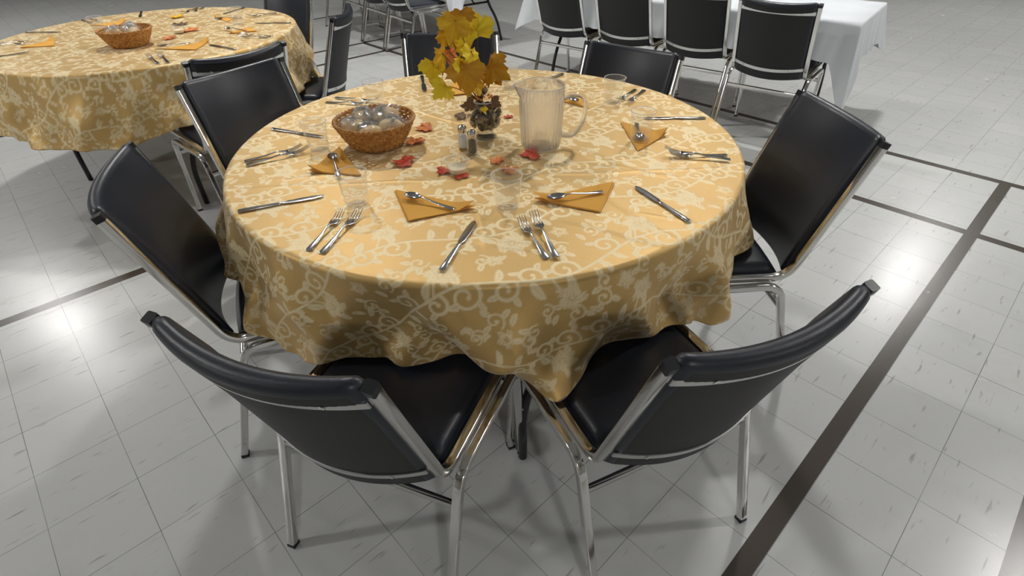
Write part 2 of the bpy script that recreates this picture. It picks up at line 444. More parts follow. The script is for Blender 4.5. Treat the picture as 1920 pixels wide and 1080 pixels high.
# ------------------------------------------------------------------ the stacking chair
HW, CAPY, CAPZ, BNY, BNZ = 0.215, -0.047, 0.857, 0.092, 0.432
def make_chair():
    root = empty('stacking_chair')
    td = Vector((0, CAPY - BNY, CAPZ - BNZ)); L = td.length; td.normalize()
    nrm = Vector((0, td.z, -td.y)); nrm = -nrm if nrm.y > 0 else nrm      # points to the rear
    for s in (-1, 1):
        b = MB()
        b.sweep(round_path([(s * HW, CAPY, CAPZ), (s * HW, BNY, BNZ), (s * HW, .50, .445)], .055, 9), SQ)
        rail = b.build('side_rail', M['chrome'], root, auto=40)
        b = MB(); e = Vector((s * HW, CAPY, CAPZ))
        b.sweep([e - td * .012, e + td * .002, e + td * .004], [(q[0] * 1.02, q[1] * 1.02) for q in SQ])
        b.build('end_cap', M['rubber'], rail, auto=40)
    xl = HW + .0235
    for s in (-1, 1):
        mid = (s * xl, .31, .418)
        for (ft, cr) in (((s * xl, 0, .012), (s * xl, .118, .418)), ((s * xl, .495, .012), (s * xl, .455, .418))):
            b = MB(); b.sweep(round_path([ft, cr, mid], .05, 9), SQ)
            leg = b.build('leg', M['chrome'], root, auto=40)
            b = MB(); b.box((ft[0], ft[1], .005), (.0228, .0228, .010)); b.build('foot_cap', M['rubber'], leg, smooth=False)
            # rivets on the outer face
            for t in (.12, .55):
                b = MB(); p = Vector(ft).lerp(Vector(cr), t)
                b.lathe([(.004, 0), (.0035, .0015), (.001, .0025)], 10, (p.x + s * .0105, p.y, p.z), rot=Matrix.Rotation(s * PI / 2, 3, 'Y'))
                b.build('rivet', M['strap'], leg)
    # flat bars joining the legs
    t = .80
    for (y, z) in ((.118 * t, .418 * t), (.463, .345)):
        b = MB(); b.sweep([(-xl + .008, y, z), (xl - .008, y, z)], rrect(.014, .021, .002, 2), upv=Vector((0, 1, .15)))
        b.build('crossbar', M['chrome'], root, auto=40)
    # two flat strips under the pan
    # ---- backrest
    hwp = HW - .0125; SAG = .058
    def back(s, hgt, dep):      # s -1..1 , hgt along the tube, dep towards the rear
        q = 1 - s * s
        return Vector((s * hwp, 0, 0)) + Vector((0, BNY, BNZ)) + td * hgt + nrm * (dep + (SAG - .013 * hgt / L) * q)
    b = MB(); NS = 28; rings = []
    h0, h1 = .002, L + .010
    for k in range(NS + 1):
        s = -1 + 2 * k / NS
        e = min(1, (1 - abs(s)) / .06); e = .62 + .38 * math.sqrt(max(0, 1 - (1 - e) ** 2))
        crown = .006 * (1 - s * s)
        prof = []
        tf, tb = -.022 * e - crown, .012 * e      # front, rear depth
        hs = h0 + .012; he = h1 - .016
        for j in range(7): a = R_(-90 + 180 * j / 6); prof.append((he + .018 * math.cos(a) * e, (tf + tb) / 2 + .004 + (tb - tf) / 2 * 1.0 * math.sin(a)))
        prof += [(h0 + (he - h0) * .75, tb - .0015), (h0 + (he - h0) * .5, tb - .0015), (h0 + (he - h0) * .25, tb - .0015)]
        for j in range(7): a = R_(90 + 180 * j / 6); prof.append((hs + .012 * math.cos(a) * e, (tf + tb) / 2 + (tb - tf) / 2 * math.sin(a)))
        prof += [(h0 + (he - h0) * .25, tf - .003), (h0 + (he - h0) * .5, tf - .004), (h0 + (he - h0) * .75, tf - .003)]
        rings.append([back(s, p[0], p[1]) for p in prof])
    b.loft(rings)
    bo = b.build('backrest', M['vinyl'], root)
    bo.data.materials.append(M['vinylback'])
    # rear face panel material
    for p in bo.data.polygons:
        c = Vector(p.center); n = Vector(p.normal)
        hh = (c - Vector((0, BNY, BNZ))).dot(td)
        if n.dot(nrm) > .8 and hh < L - .035: p.material_index = 1
    for hgt in (.070, L - .044):
        b = MB(); P = []
        rings = []
        for k in range(NS + 1):
            s = (-1 + 2 * k / NS)
            wd = .0095
            hh = hgt + (.012 * (1 - s * s) if hgt > .2 else 0)
            rings.append([back(s, hh - wd, .0115), back(s, hh + wd, .0115), back(s, hh + wd, .0145), back(s, hh - wd, .0145)])
        b.loft(rings)
        st = b.build('back_strap', M['strap'], root, auto=40)
        for s in (-.68, .68):
            b = MB(); c = back(s, hgt + (.012 * (1 - s * s) if hgt > .2 else 0), .0145)
            rot = nrm.to_track_quat('Z', 'Y').to_matrix()
            b.lathe([(.0055, 0), (.005, .0018), (.0025, .003), (.0005, .003)], 12, c, rot=rot)
            b.build('screw', M['chrome'], st)
    # ---- seat
    b = MB(); nx, ny = 20, 20
    xh = HW - .013; ya, yb = .112, .525
    def top(u, v, lo):
        x = (u * 2 - 1); y = ya + (yb - ya) * v
        xx = x * xh
        # rounded front corners, rear edge follows a shallow curve
        if v > .82: xx *= 1 - .10 * ((v - .82) / .18) ** 2
        y += (.012 * (1 - x * x)) * (1 - v) * (-1) + .012 * (1 - x * x) * v
        ex = min(1, (1 - abs(x)) / .12); ey = min(1, min(v, 1 - v) / .10)
        e = math.sqrt(max(0, 1 - (1 - ex) ** 2)) * math.sqrt(max(0, 1 - (1 - ey) ** 2))
        dome = (1 - x * x * .8) * (1 - (2 * v - 1) ** 2 * .7)
        z = (.432 + .030 * e + .010 * dome * e) if not lo else .432 - .014 * min(1, e * 1.5)
        return (xx, y, z)
    P = [[top(i / nx, j / ny, 0) for j in range(ny + 1)] for i in range(nx + 1)]
    Q = [[top(i / nx, j / ny, 1) for j in range(ny + 1)] for i in range(nx + 1)]
    b.grid(P); b.grid(Q)
    # weld the two sheets
    me = b.mesh('seat'); bm = bmesh.new(); bm.from_mesh(me); bmesh.ops.remove_doubles(bm, verts=bm.verts, dist=.0004)
    bmesh.ops.recalc_face_normals(bm, faces=bm.faces); bm.to_mesh(me); bm.free()
    me.polygons.foreach_set('use_smooth', [True] * len(me.polygons)); me.materials.append(M['vinyl'])
    o = bpy.data.objects.new('seat', me); C.objects.link(o); o.parent = root
    return root

CH = [
 (-.386, .642, -22.2, 'black vinyl chrome chair at the near left of the gold table, back to the viewer', 'chairs around the near round table'),
 (.407, .681, 24.3, 'black vinyl chrome chair at the near right, beside the brown floor stripe', 'chairs around the near round table'),
 (-.934, 1.244, -69.0, 'black vinyl chrome chair on the left side of the near table, facing right', 'chairs around the near round table'),
 (.929, 1.545, 94.3, 'black vinyl chrome chair on the right side of the near table, facing left', 'chairs around the near round table'),
 (-1.013, 2.103, -125.1, 'black vinyl chair behind the bread basket, back to back with another chair', 'chairs around the near round table'),
 (-.262, 2.632, 184.1, 'black vinyl chair on the far side of the near table, behind the yellow leaves', 'chairs around the near round table'),
 (.489, 2.31, 141.7, 'black vinyl chair beyond the near table, behind the pitcher and a cup', 'chairs around the near round table'),
 (-1.185, 2.454, 47.4, 'black vinyl chair at the second gold table, rear strap showing above another chair', 'chairs around the second round table'),
 (-.962, 3.27, 92.0, 'black vinyl chair right of the second gold table, seen edge on', 'chairs around the second round table'),
 (-1.553, 4.236, 153.0, 'black vinyl chair at the back right of the second gold table', 'chairs around the second round table'),
 (1.559, 3.358, -39.0, 'black vinyl chair at the white table, nearest its draped corner', 'chairs along the white table'),
 (1.245, 3.868, -39.4, 'black vinyl chair at the white table, second from the draped corner', 'chairs along the white table'),
 (.83, 4.236, -39.3, 'black vinyl chair at the white table, third from the draped corner', 'chairs along the white table'),
 (.392, 4.556, -43, 'black vinyl chair at the white table, farthest from the draped corner', 'chairs along the white table'),
]
chair0 = make_chair()
for k, (x, y, th, lab, grp) in enumerate(CH):
    o = chair0 if k == 0 else copy_tree(chair0)
    o.location = (x, y, 0); o.rotation_euler = (0, 0, R_(th)); tag(o, lab, 'chair', grp)
# row of chairs far back on the left, at the far long table
rowd = Vector((.60, -.80, 0)).normalized(); fwd = Vector((.80, .60, 0))
far_lab = ['far black vinyl chair directly behind the yellow leaf bouquet, nearest of the far row',
           'far black vinyl chair whose thin legs stand where the floor stripes cross',
           'far black vinyl chair left of the floor stripe crossing, third in the far row',
           'far black vinyl chair at the distant end of the far row']
for k in range(4):
    mid = Vector((-1.28, 5.98, 0)) + rowd * (.54 * (.5 - k) )
    o = copy_tree(chair0); o.location = mid; o.rotation_euler = (0, 0, math.atan2(rowd.y, rowd.x))
    tag(o, far_lab[k], 'chair', 'chairs along the far table')

# ------------------------------------------------------------------ damask pattern (woven, not shading)
def make_tile():
    W, H = 400, 340           # millimetres
    A = np.zeros((H, W), np.float32)
    yy, xx = np.mgrid[0:H, 0:W].astype(np.float32)
    def stamp(x, y, r, val=1.0, soft=1.4):
        x %= W; y %= H
        R2 = int(r + 3)
        xs = np.arange(int(x) - R2, int(x) + R2 + 1); ys = np.arange(int(y) - R2, int(y) + R2 + 1)
        d = np.sqrt((xs[None, :] - x) ** 2 + (ys[:, None] - y) ** 2)
        v = np.clip((r - d) / soft + .5, 0, 1) * val
        ix = np.ix_(ys % H, xs % W)
        A[ix] = np.maximum(A[ix], v)
    def erase(x, y, r, val=.75):
        x %= W; y %= H
        R2 = int(r + 3)
        xs = np.arange(int(x) - R2, int(x) + R2 + 1); ys = np.arange(int(y) - R2, int(y) + R2 + 1)
        d = np.sqrt((xs[None, :] - x) ** 2 + (ys[:, None] - y) ** 2)
        v = 1 - np.clip((r - d) / 1.2 + .5, 0, 1) * val
        ix = np.ix_(ys % H, xs % W); A[ix] = A[ix] * v
    def stroke(pts, w0, wm, w1, er=None):
        n = len(pts)
        for i, (x, y) in enumerate(pts):
            t = i / (n - 1)
            r = (w0 * (1 - t) ** 2 + 2 * wm * t * (1 - t) + w1 * t * t) * (1 if er else 1.12)
            if er: erase(x, y, r, er)
            else: stamp(x, y, r)
    def curl(x, y, a0, r0, turns, sgn, w0=3.2, w1=2.0, leafy=True):
        """spiral that leaves (x,y) heading a0 and winds inwards"""
        cx = x + math.cos(a0 + sgn * PI / 2) * r0; cy = y + math.sin(a0 + sgn * PI / 2) * r0
        pts = []
        n = int(turns * 70)
        for i in range(n + 1):
            t = i / n; a = a0 - sgn * PI / 2 + sgn * t * turns * 2 * PI
            r = r0 * (1 - .78 * t)
            pts.append((cx + r * math.cos(a) , cy + r * math.sin(a)))
        stroke(pts, w0, (w0 + w1) / 2 + .6, w1)
        stamp(pts[-1][0], pts[-1][1], 4.2)
        if leafy:
            for tt in (.18, .42):
                p = pts[int(tt * n)]; a = a0 - sgn * PI / 2 + sgn * tt * turns * 2 * PI
                leaf(p[0], p[1], a + sgn * .9, 22, 5.5, sgn * -.8)
    def leaf(x, y, a, ln, wd, bend=0.5, vein=True):
        pts = []
        for i in range(31):
            t = i / 30; aa = a + bend * t
            pts.append((x, y)); x += math.cos(aa) * ln / 30; y += math.sin(aa) * ln / 30
        stroke(pts, 1.2, wd * 2 - 1.2, .8)
        if vein: stroke(pts[4:24], .7, .9, .5, er=.5)
    def flower(x, y, R, npet, rot, rings=2):
        rg = random.Random(int(x * 7 + y * 13 + R))
        for k in range(npet * 5):
            a = rot + 2 * PI * k / (npet * 5); rr = R * (.80 + .16 * math.cos(npet * (a - rot))) * rg.uniform(.86, 1.06)
            stroke([(x + math.cos(a + .25 * t) * rr * t, y + math.sin(a + .25 * t) * rr * t) for t in np.linspace(.2, .95, 14)], R * .05, R * .11, R * .055)
        for rr in (.32, .56, .76):
            n = int(4 + rr * 12)
            for k in range(n):
                a = rot + rr * 9 + 2 * PI * k / n
                stroke([(x + math.cos(a + .34 * t) * R * (rr + .07 * math.sin(PI * t)), y + math.sin(a + .34 * t) * R * (rr + .07 * math.sin(PI * t))) for t in np.linspace(-1, 1, 12)], .4, 1.0, .4, er=.6)
        stroke([(x + math.cos(t) * R * .17, y + math.sin(t) * R * .17) for t in np.linspace(0, 6.28, 30)], .9, .9, .9, er=.8)
    def unit(ox, oy, fl):
        def fx(x, y): return (ox + x, oy + (y * fl))
        # main vine
        pts = [fx(x, 26 * math.sin(2 * PI * x / W)) for x in np.linspace(0, W, 500)]
        stroke(pts, 2.6, 2.6, 2.6)
        sg = fl
        def ang(a): return a if fl > 0 else -a
        for (x, a, r0, tn, s) in ((30, .9, 26, 1.15, 1), (85, -.7, 24, 1.1, -1), (150, -1.0, 30, 1.2, -1), (215, -1.2, 24, 1.15, -1), (262, .8, 27, 1.15, 1), (330, 1.1, 29, 1.2, 1)):
            y = 26 * math.sin(2 * PI * x / W); p = fx(x, y)
            curl(p[0], p[1], ang(a), r0, tn, s * sg)
        for (x, a, ln, wd, bd) in ((60, 1.4, 40, 7, -.9), (120, 1.2, 44, 8, .9), (185, .7, 36, 7, .8), (240, -1.6, 44, 8, .8), (300, -1.0, 42, 7.5, -1.0), (370, -.8, 38, 7, -.9), (10, -1.5, 34, 6, 1.0)):
            y = 26 * math.sin(2 * PI * x / W); p = fx(x, y)
            leaf(p[0], p[1], ang(a), ln, wd, bd * sg)
        p = fx(106, 66); stroke([(p[0] - (30 * (1 - t)) + 0, p[1] - 40 * sg * (1 - t) ** 1.5) for t in np.linspace(0, 1, 40)], 2, 2.2, 2); flower(p[0], p[1], 37, 6, .3)
        p = fx(300, -70); stroke([(p[0] - 25 * (1 - t), p[1] + 42 * sg * (1 - t) ** 1.5) for t in np.linspace(0, 1, 40)], 2, 2.2, 2); flower(p[0], p[1], 34, 5, .9)
        p = fx(205, 66); flower(p[0], p[1], 21, 5, .1)
        p = fx(10, -66); flower(p[0], p[1], 22, 5, .6)
        for (x, y, a, r0, s_) in ((40, 78, .3, 17, 1), (168, 108, 2.7, 18, -1), (255, 104, .2, 17, -1), (350, 60, 1.9, 19, 1), (60, -60, 3.6, 18, -1), (160, -82, .4, 20, 1), (225, -100, 2.6, 16, 1), (365, -70, -.4, 18, -1), (100, -104, 0, 15, 1)):
            q = fx(x, y); curl(q[0], q[1], ang(a), r0, 1.1, s_ * sg, 1.6, 1.6)
        for (x, y, a) in ((128, 104, .6), (80, 98, 2.6), (330, -102, -.6), (268, -98, -2.4), (228, 88, 1.0), (30, -88, -1.2)):
            q = fx(x, y); leaf(q[0], q[1], ang(a), 26, 5.5, .7 * sg)
    unit(0, 85, 1)
    unit(150, 255, -1)
    return A
TILEIMG = make_tile()
def sample_tile(x, y):
    """x, y in metres (arrays)"""
    a = R_(23); u = (x * math.cos(a) + y * math.sin(a)) * 1000 * .80; v = (-x * math.sin(a) + y * math.cos(a)) * 1000 * .80
    H, W = TILEIMG.shape
    u0 = np.floor(u).astype(int); v0 = np.floor(v).astype(int); fu = u - u0; fv = v - v0
    g = lambda a_, b_: TILEIMG[b_ % H, a_ % W]
    return (g(u0, v0) * (1 - fu) + g(u0 + 1, v0) * fu) * (1 - fv) + (g(u0, v0 + 1) * (1 - fu) + g(u0 + 1, v0 + 1) * fu) * fv

RT = 0.797; ZT = 0.757
def grid_mesh(name, V, closed_u, attr=None):
    """V: array rows x cols x 3, cols closed"""
    n, m = V.shape[:2]
    me = bpy.data.meshes.new(name)
    idx = np.arange(n * m).reshape(n, m)
    r = np.roll(idx, -1, axis=1) if closed_u else idx[:, 1:]
    a = idx if closed_u else idx[:, :-1]
    F = np.stack([a[:-1], r[:-1], r[1:], a[1:]], -1).reshape(-1, 4)[:, ::-1]
    me.vertices.add(n * m); me.vertices.foreach_set('co', V.reshape(-1).astype(np.float32))
    me.loops.add(F.size); me.loops.foreach_set('vertex_index', F.reshape(-1).astype(np.int32))
    me.polygons.add(len(F)); me.polygons.foreach_set('loop_start', (np.arange(len(F)) * 4).astype(np.int32))
    me.update(calc_edges=True)
    me.polygons.foreach_set('use_smooth', np.ones(len(F), bool))
    if attr is not None:
        at = me.attributes.new('weave', 'FLOAT', 'POINT'); at.data.foreach_set('value', attr.reshape(-1).astype(np.float32))
    return me

def tablecloth(center, ctrl, seg, dr, seed, creases, base=(.845, .43)):
    """round cloth; ctrl: list of (deg, hem radius, hem height, weight)"""
    rng = np.random.RandomState(seed)
    th = np.arange(seg) / seg * 2 * PI
    deg = np.degrees(th)
    # hem
    rh = base[0] + .018 * np.sin(9 * th + 1.1) + .014 * np.sin(14 * th + .4) + .008 * np.sin(23 * th + 2)
    zh = base[1] + .012 * np.sin(7 * th + .7) + .006 * np.sin(19 * th)
    if ctrl:
        cd = np.array([c[0] % 360 for c in ctrl], float); o = np.argsort(cd); P_ = 360
        cd = cd[o]; cr = np.array([ctrl[i][1] for i in o]); cz = np.array([ctrl[i][2] for i in o])
        ri = np.interp(deg, cd, cr, period=360); zi = np.interp(deg, cd, cz, period=360)
        k = max(1, int(seg / 360 * 1.2)); ker = np.ones(2 * k + 1) / (2 * k + 1)
        sm = lambda a: np.convolve(np.r_[a[-k:], a, a[:k]], ker, 'valid')
        ri, zi = sm(sm(ri)), sm(sm(zi))
        rh, zh = ri, zi
    rho = .013
    s_top = np.arange(dr, RT - rho, dr)
    rows = []; U = []
    ct, st = np.cos(th), np.sin(th)
    for s in s_top:
        rows.append(np.stack([s * ct, s * st, np.full(seg, ZT)], -1)); U.append(s)
    nb = 6
    for k in range(nb + 1):
        a = k / nb * PI / 2
        r = RT - rho + rho * math.sin(a); z = ZT - rho + rho * math.cos(a)
        rows.append(np.stack([r * ct, r * st, np.full(seg, z)], -1)); U.append(RT - rho + a * rho)
    s0 = U[-1]; z0 = ZT - rho
    ns = int(.36 / (dr * 1.15))
    folds = []
    for f_, a_, ph, sk in ((9, .013, .6, .32), (15, .019, 2.2, -.26), (24, .011, 4.0, .20), (37, .005, 1.0, -.14)):
        folds.append((f_, a_, ph, sk))
    for k in range(1, ns + 1):
        t = k / ns
        wv = np.zeros(seg)
        for f_, a_, ph, sk in folds:
            w0 = np.sin(f_ * (th + sk * t) + ph + .8 * np.sin(3 * th + ph))
            wv += a_ * (2 * (.5 + .5 * w0) ** 1.7 - .8)
        # folds lean: the hem's lobes are carried up the cloth at a slant
        dg = (deg + 180) % 360 - 180
        lean = -13 * np.clip((-78 - dg) / 14, 0, 1) * np.clip((dg + 150) / 20, 0, 1) + 15 * np.clip((dg + 74) / 12, 0, 1) * np.clip((-5 - dg) / 20, 0, 1)
        q = (deg - lean * (1 - t)) % 360
        rl = np.interp(q, deg, rh, period=360); zl = np.interp(q, deg, zh, period=360)
        dr_ = rl - RT
        inw = np.minimum(dr_, .02); outw = np.maximum(dr_, .02) - .02
        r = RT + inw * t ** .85 + outw * (.45 * t + .55 * t ** 5) + .016 * np.sin(PI * t) + wv * min(1, t * 1.6)
        z = z0 + (zl - z0) * (t ** .95 + .03 * np.sin(PI * t))
        rows.append(np.stack([r * ct, r * st, z], -1)); U.append(s0 + t * .355)
    # turned hem
    last = rows[-1].copy(); last[:, 2] += .004; last[:, 0] -= ct * .003; last[:, 1] -= st * .003
    rows.append(last); U.append(U[-1] + .002)
    V = np.array(rows); S = np.array(U)[:, None]
    fx, fy = S * ct[None], S * st[None]
    attr = np.clip(sample_tile(fx + seed * .37, fy + seed * .21), 0, 1)
    # ironed-in creases and shallow wrinkles
    dz = np.zeros(fx.shape)
    for (ax, ay, bx, by, hgt, wd) in creases:
        ax -= center[0]; bx -= center[0]; ay -= center[1]; by -= center[1]
        L = math.hypot(bx - ax, by - ay); tx, ty = (bx - ax) / L, (by - ay) / L
        d = (fx - ax) * -ty + (fy - ay) * tx; l = (fx - ax) * tx + (fy - ay) * ty
        d = d + .004 * np.sin(l * 26 + ax * 9)
        dz += hgt * np.exp(-(d / wd) ** 2) * np.clip(l / .05, 0, 1) * np.clip((L - l) / .05, 0, 1)
    topm = (S < RT - rho)
    V[:, :, 2] += np.where(topm, dz + .0004 * np.sin(fx * 31 + 2 * np.sin(fy * 17)), 0)
    o = bpy.data.objects.new('tablecloth', grid_mesh('tablecloth', V, True, attr))
    o.data.materials.append(M['damask'])
    C.objects.link(o); o.location = (center[0], center[1], 0)
    return o

T1 = (-.073, 1.676); T2 = (-2.03, 3.30)
ctrl1 = [(-180, .86, .46), (-170, .865, .487), (-161, .85, .49), (-150, .84, .488), (-143, .84, .488), (-137, .84, .487), (-134.5, .845, .485), (-131, .825, .472), (-129, .84, .46), (-126, .85, .455), (-123, .862, .46),
         (-119, .85, .475), (-115, .825, .489), (-110.5, .775, .490), (-108.5, .735, .490), (-105, .765, .492), (-102, .775, .494), (-98, .755, .497), (-94, .735, .497), (-91, .73, .495), (-89, .755, .492), (-86.5, .78, .48),
         (-84.5, .79, .475), (-81.5, .805, .462), (-80, .85, .458), (-76.5, .852, .466), (-73.5, .862, .480), (-71.5, .84, .490), (-69, .80, .492), (-64, .775, .494), (-58, .78, .494), (-53, .79, .490), (-48.5, .80, .48), (-45, .815, .455), (-42, .86, .425), (-37, .85, .425),
         (-32, .82, .46), (-29, .835, .465), (-25, .85, .475), (-20, .845, .488), (-8, .85, .488), (6, .85, .487), (13, .84, .45), (22, .84, .44), (30, .80, .46), (36, .765, .488), (48, .755, .489), (60, .765, .488), (67, .82, .45), (80, .85, .445),
         (87, .845, .487), (101, .85, .488), (115, .84, .487), (122, .85, .44), (136, .85, .45), (142, .845, .487), (155, .85, .488), (168, .85, .487), (174, .86, .46)]
ctrl2 = [(-180, .84, .42), (-120, .84, .43), (-90, .85, .42), (-75, .84, .42), (-66, .82, .45), (-60, .84, .487), (-45, .85, .489), (-31, .85, .487), (-26, .86, .45), (-21, .85, .487), (-7, .865, .489), (6, .86, .487), (12, .90, .40), (20, .85, .42), (42, .84, .43), (49, .84, .487), (63, .85, .489), (77, .84, .487), (84, .85, .43), (130, .84, .42)]
cr1 = [(-.75, 1.35, .65, 1.42, .0012, .006), (-.62, 2.15, .45, 1.35, .0016, .006), (-.3, 2.35, -.05, 1.0, .001, .006), (.10, 1.15, .38, 1.0, .0018, .005), (.2, 1.32, .42, .98, .0014, .006),
       (-.1, 1.08, .12, 1.02, .003, .008), (-.09, 1.055, .12, .985, .0028, .007), (.12, 1.5, .5, 1.35, .001, .006), (.28, 1.18, .5, 1.1, .0012, .005), (-.7, 1.4, -.45, 1.42, .001, .006), (-.75, 1.6, -.2, 1.75, .001, .006)]
tc1 = tablecloth(T1, ctrl1, 1440, .0034, 0, cr1)
tag(tc1, 'gold damask tablecloth with cream scrolls over the near round table', 'tablecloth')
tc2 = tablecloth(T2, ctrl2, 720, .0068, 1,
                 [(-2.6, 3.0, -1.4, 3.5, .001, .009), (-2.2, 2.6, -1.9, 4.0, .001, .009)], base=(.84, .42))
tag(tc2, 'gold damask tablecloth over the second round table, at the upper left', 'tablecloth')

def round_table(c, label, black_leg_angle):
    root = empty('round_table', (c[0], c[1], 0))
    b = MB(); b.lathe([(.001, .728), (.770, .728), (.776, .733), (.776, .749), (.770, .7535), (.001, .7535)], 96)
    b.build('tabletop', M['wood'], root, auto=35)
    b = MB(); b.lathe([(.70, .700), (.712, .700), (.712, .7275), (.70, .7275)], 72, closed=True); b.build('apron', M['blackmetal'], root, auto=35)
    for k in range(4):
        a = R_(black_leg_angle + 90 * k); rr = .69 if k % 2 == 0 else .60
        d = Vector((math.cos(a), math.sin(a), 0)); tgt = Vector((math.cos(a + .5), math.sin(a + .5), 0))
        p0 = d * rr + Vector((0, 0, .004)); p1 = d * rr + Vector((0, 0, .27)); p2 = tgt * (rr * .78) + Vector((0, 0, .62)); p3 = tgt * (rr * .72) + Vector((0, 0, .728))
        b = MB(); b.tube(round_path([p0, p1, p2, p3], .12, 8), .0135, 14); b.build('leg', M['blackmetal'], root)
    a = R_(black_leg_angle)
    for sgn in (0, PI):
        d = Vector((math.cos(a + sgn + .5), math.sin(a + sgn + .5), 0)) * .69 * .76
        b = MB(); b.tube([(d.x, d.y, .58), (0, 0, .72)], .008, 10); b.build('brace', M['blackmetal'], root)
    tag(root, label, 'table')
    return root
round_table(T1, 'round folding table with black tube legs, hidden under the near gold cloth', -82)
round_table(T2, 'round folding table under the second gold cloth at the upper left', -62)

# ------------------------------------------------------------------ cutlery
def ell(x, hy, hz, z, n=10, sq=1.0):
    return [(x, hy * math.cos(2 * PI * k / n), z + hz * math.sin(2 * PI * k / n)) for k in range(n)]
def make_knife():
    b = MB(); st = []
    # origin at the handle end, blade along +x; length .215
    for x, hy, hz, z in ((0, .0055, .0015, .003), (.002, .0078, .0026, .003), (.03, .0078, .0028, .003), (.07, .0066, .003, .003), (.098, .0052, .003, .003), (.102, .0062, .0032, .003), (.107, .0048, .0028, .003),
                         (.114, .0055, .0013, .003), (.125, .0088, .0009, .003), (.16, .0098, .0008, .003), (.19, .0092, .0007, .003), (.205, .0070, .0007, .003), (.213, .0034, .0006, .003), (.215, .001, .0004, .003)):
        st.append(ell(x, hy, hz, z, 12))
    b.loft(st); return b
def make_fork(L=.192, wd=1.0):
    b = MB(); k = L / .192; st = []
    for x, hy, hz, z in ((0, .0075, .001, .002), (.002, .009, .0016, .0022), (.03, .0074, .0018, .003), (.07, .0045, .0018, .0045), (.095, .0030, .0019, .008), (.110, .0028, .0018, .009), (.118, .0045, .0014, .0075), (.126, .0098, .0012, .0055), (.134, .0122, .0011, .0042), (.142, .0126, .0010, .0040)):
        st.append(ell(x * k, hy * wd, hz, z, 12))
    b.loft(st)
    for q in (-1.5, -.5, .5, 1.5):
        rr = []
        for x, hy, z in ((.140, .0024, .004), (.152, .0019, .0045), (.165, .0017, .0065), (.178, .0014, .0105), (.188, .0010, .0150), (.192, .0004, .0172)):
            rr.append([(p[0], p[1] + q * .0068 * wd, p[2]) for p in ell(x * k, hy * wd, .0009, z, 8)])
        b.loft(rr)
    return b
def make_spoon():
    b = MB(); st = []
    for x, hy, hz, z in ((0, .0060, .001, .002), (.002, .0078, .0016, .0022), (.03, .0064, .0018, .003), (.06, .0040, .0019, .0055), (.085, .0026, .0019, .0095), (.100, .0026, .0018, .0105), (.106, .0042, .0014, .0098)):
        st.append(ell(x, hy, hz, z, 12))
    b.loft(st)
    # bowl: oval shell
    n, m = 8, 24; P = []; Q = []
    for i in range(n + 1):
        rr = i / n; P.append([]); Q.append([])
        for j in range(m + 1):
            a = 2 * PI * j / m
            y = .0150 * rr * math.sin(a); x = .129 + .026 * rr * math.cos(a) ; y *= (1 - .18 * math.cos(a) * -1 * .5)
            z = .0012 + .0085 * rr ** 2.2
            P[-1].append((x, y, z)); Q[-1].append((x, y * .97, z + .0009))
    b.grid(P); b.grid(Q)
    return b
KM = make_knife().mesh('knife'); FM = make_fork().mesh('fork'); FS = make_fork(.176, .95).mesh('fork'); SM = make_spoon().mesh('spoon')
for me in (KM, FM, FS, SM): me.materials.append(M['steel'])
ZC = ZT + .0012
def lay(kind, me, x, y, deg, label, group, z=0.0, tilt=0.0, rollx=0.0, cat=None):
    o = bpy.data.objects.new(kind, me); C.objects.link(o)
    o.location = (x, y, ZC + z); o.rotation_euler = (R_(rollx), R_(tilt), R_(deg)); tag(o, label, cat or kind, group); return o
g1 = 'place settings on the near table'
for (x, y, d, lab) in (
    (-.7005, 1.2139, 21, 'steel table knife at the left edge of the near table, pointing right'),
    (-.151, .9352, 73, 'steel table knife at the front edge, between the napkins and the fork pair'),
    (.4338, 1.1168, 116, 'steel table knife on the front right of the near table, right of the orange napkin'),
    (-.8105, 1.7879, -23, 'steel table knife left of the bread basket, its tip behind a clear cup'),
    (.6797, 1.8078, 177, 'steel table knife on the right side of the near table, above the right napkin'),
    (.2368, 2.3604, -133, 'steel table knife at the far edge, behind the pitcher rim'),
    (-.3684, 2.3699, -80, 'steel table knife at the far edge, under the drooping yellow leaf')):
    lay('knife', KM, x, y, d, lab, 'knives on the near table')
for (me, x, y, d, z, t, lab) in (
    (FS, -.4646, 1.0251, 77, 0, 0, 'shorter steel fork of the front left pair, on the left'),
    (FM, -.4308, 1.013, 75, 0, 0, 'longer steel fork of the front left pair, on the right'),
    (FS, .078, .9739, 108, 0, 0, 'left steel fork of the crossing pair at the front edge'),
    (FM, .0992, .9732, 103, .0035, 0, 'right steel fork of the crossing pair at the front edge'),
    (FS, .6518, 1.5013, -178, 0, 0, 'upper steel fork of the pair at the right edge of the near table'),
    (FM, .6475, 1.4598, 163, .0035, -2, 'lower steel fork of the pair at the right edge, tines raised'),
    (FS, -.8036, 1.5239, 31, 0, 0, 'upper steel fork of the pair left of the orange napkin'),
    (FM, -.7853, 1.4929, 33, .002, 0, 'lower steel fork of the pair left of the orange napkin'),
    (FS, -.6966, 2.0542, -13, 0, 0, 'nearer steel fork of the pair behind the bread basket'),
    (FM, -.672, 2.1024, -20, .002, 0, 'farther steel fork of the pair behind the bread basket'),
    (FS, .5004, 2.1343, -123, 0, 0, 'left steel fork of the pair beside the far right cup'),
    (FM, .5342, 2.1256, -121, 0, 0, 'right steel fork of the pair beside the far right cup'),
    (FS, -.0629, 2.4285, -86, 0, 0, 'left steel fork of the pair at the far edge behind the vase'),
    (FM, -.0200, 2.4422, -88, 0, 0, 'right steel fork of the pair at the far edge behind the vase')):
    lay('fork', me, x, y, d, lab, 'forks on the near table', z, t)
NZ = .0065
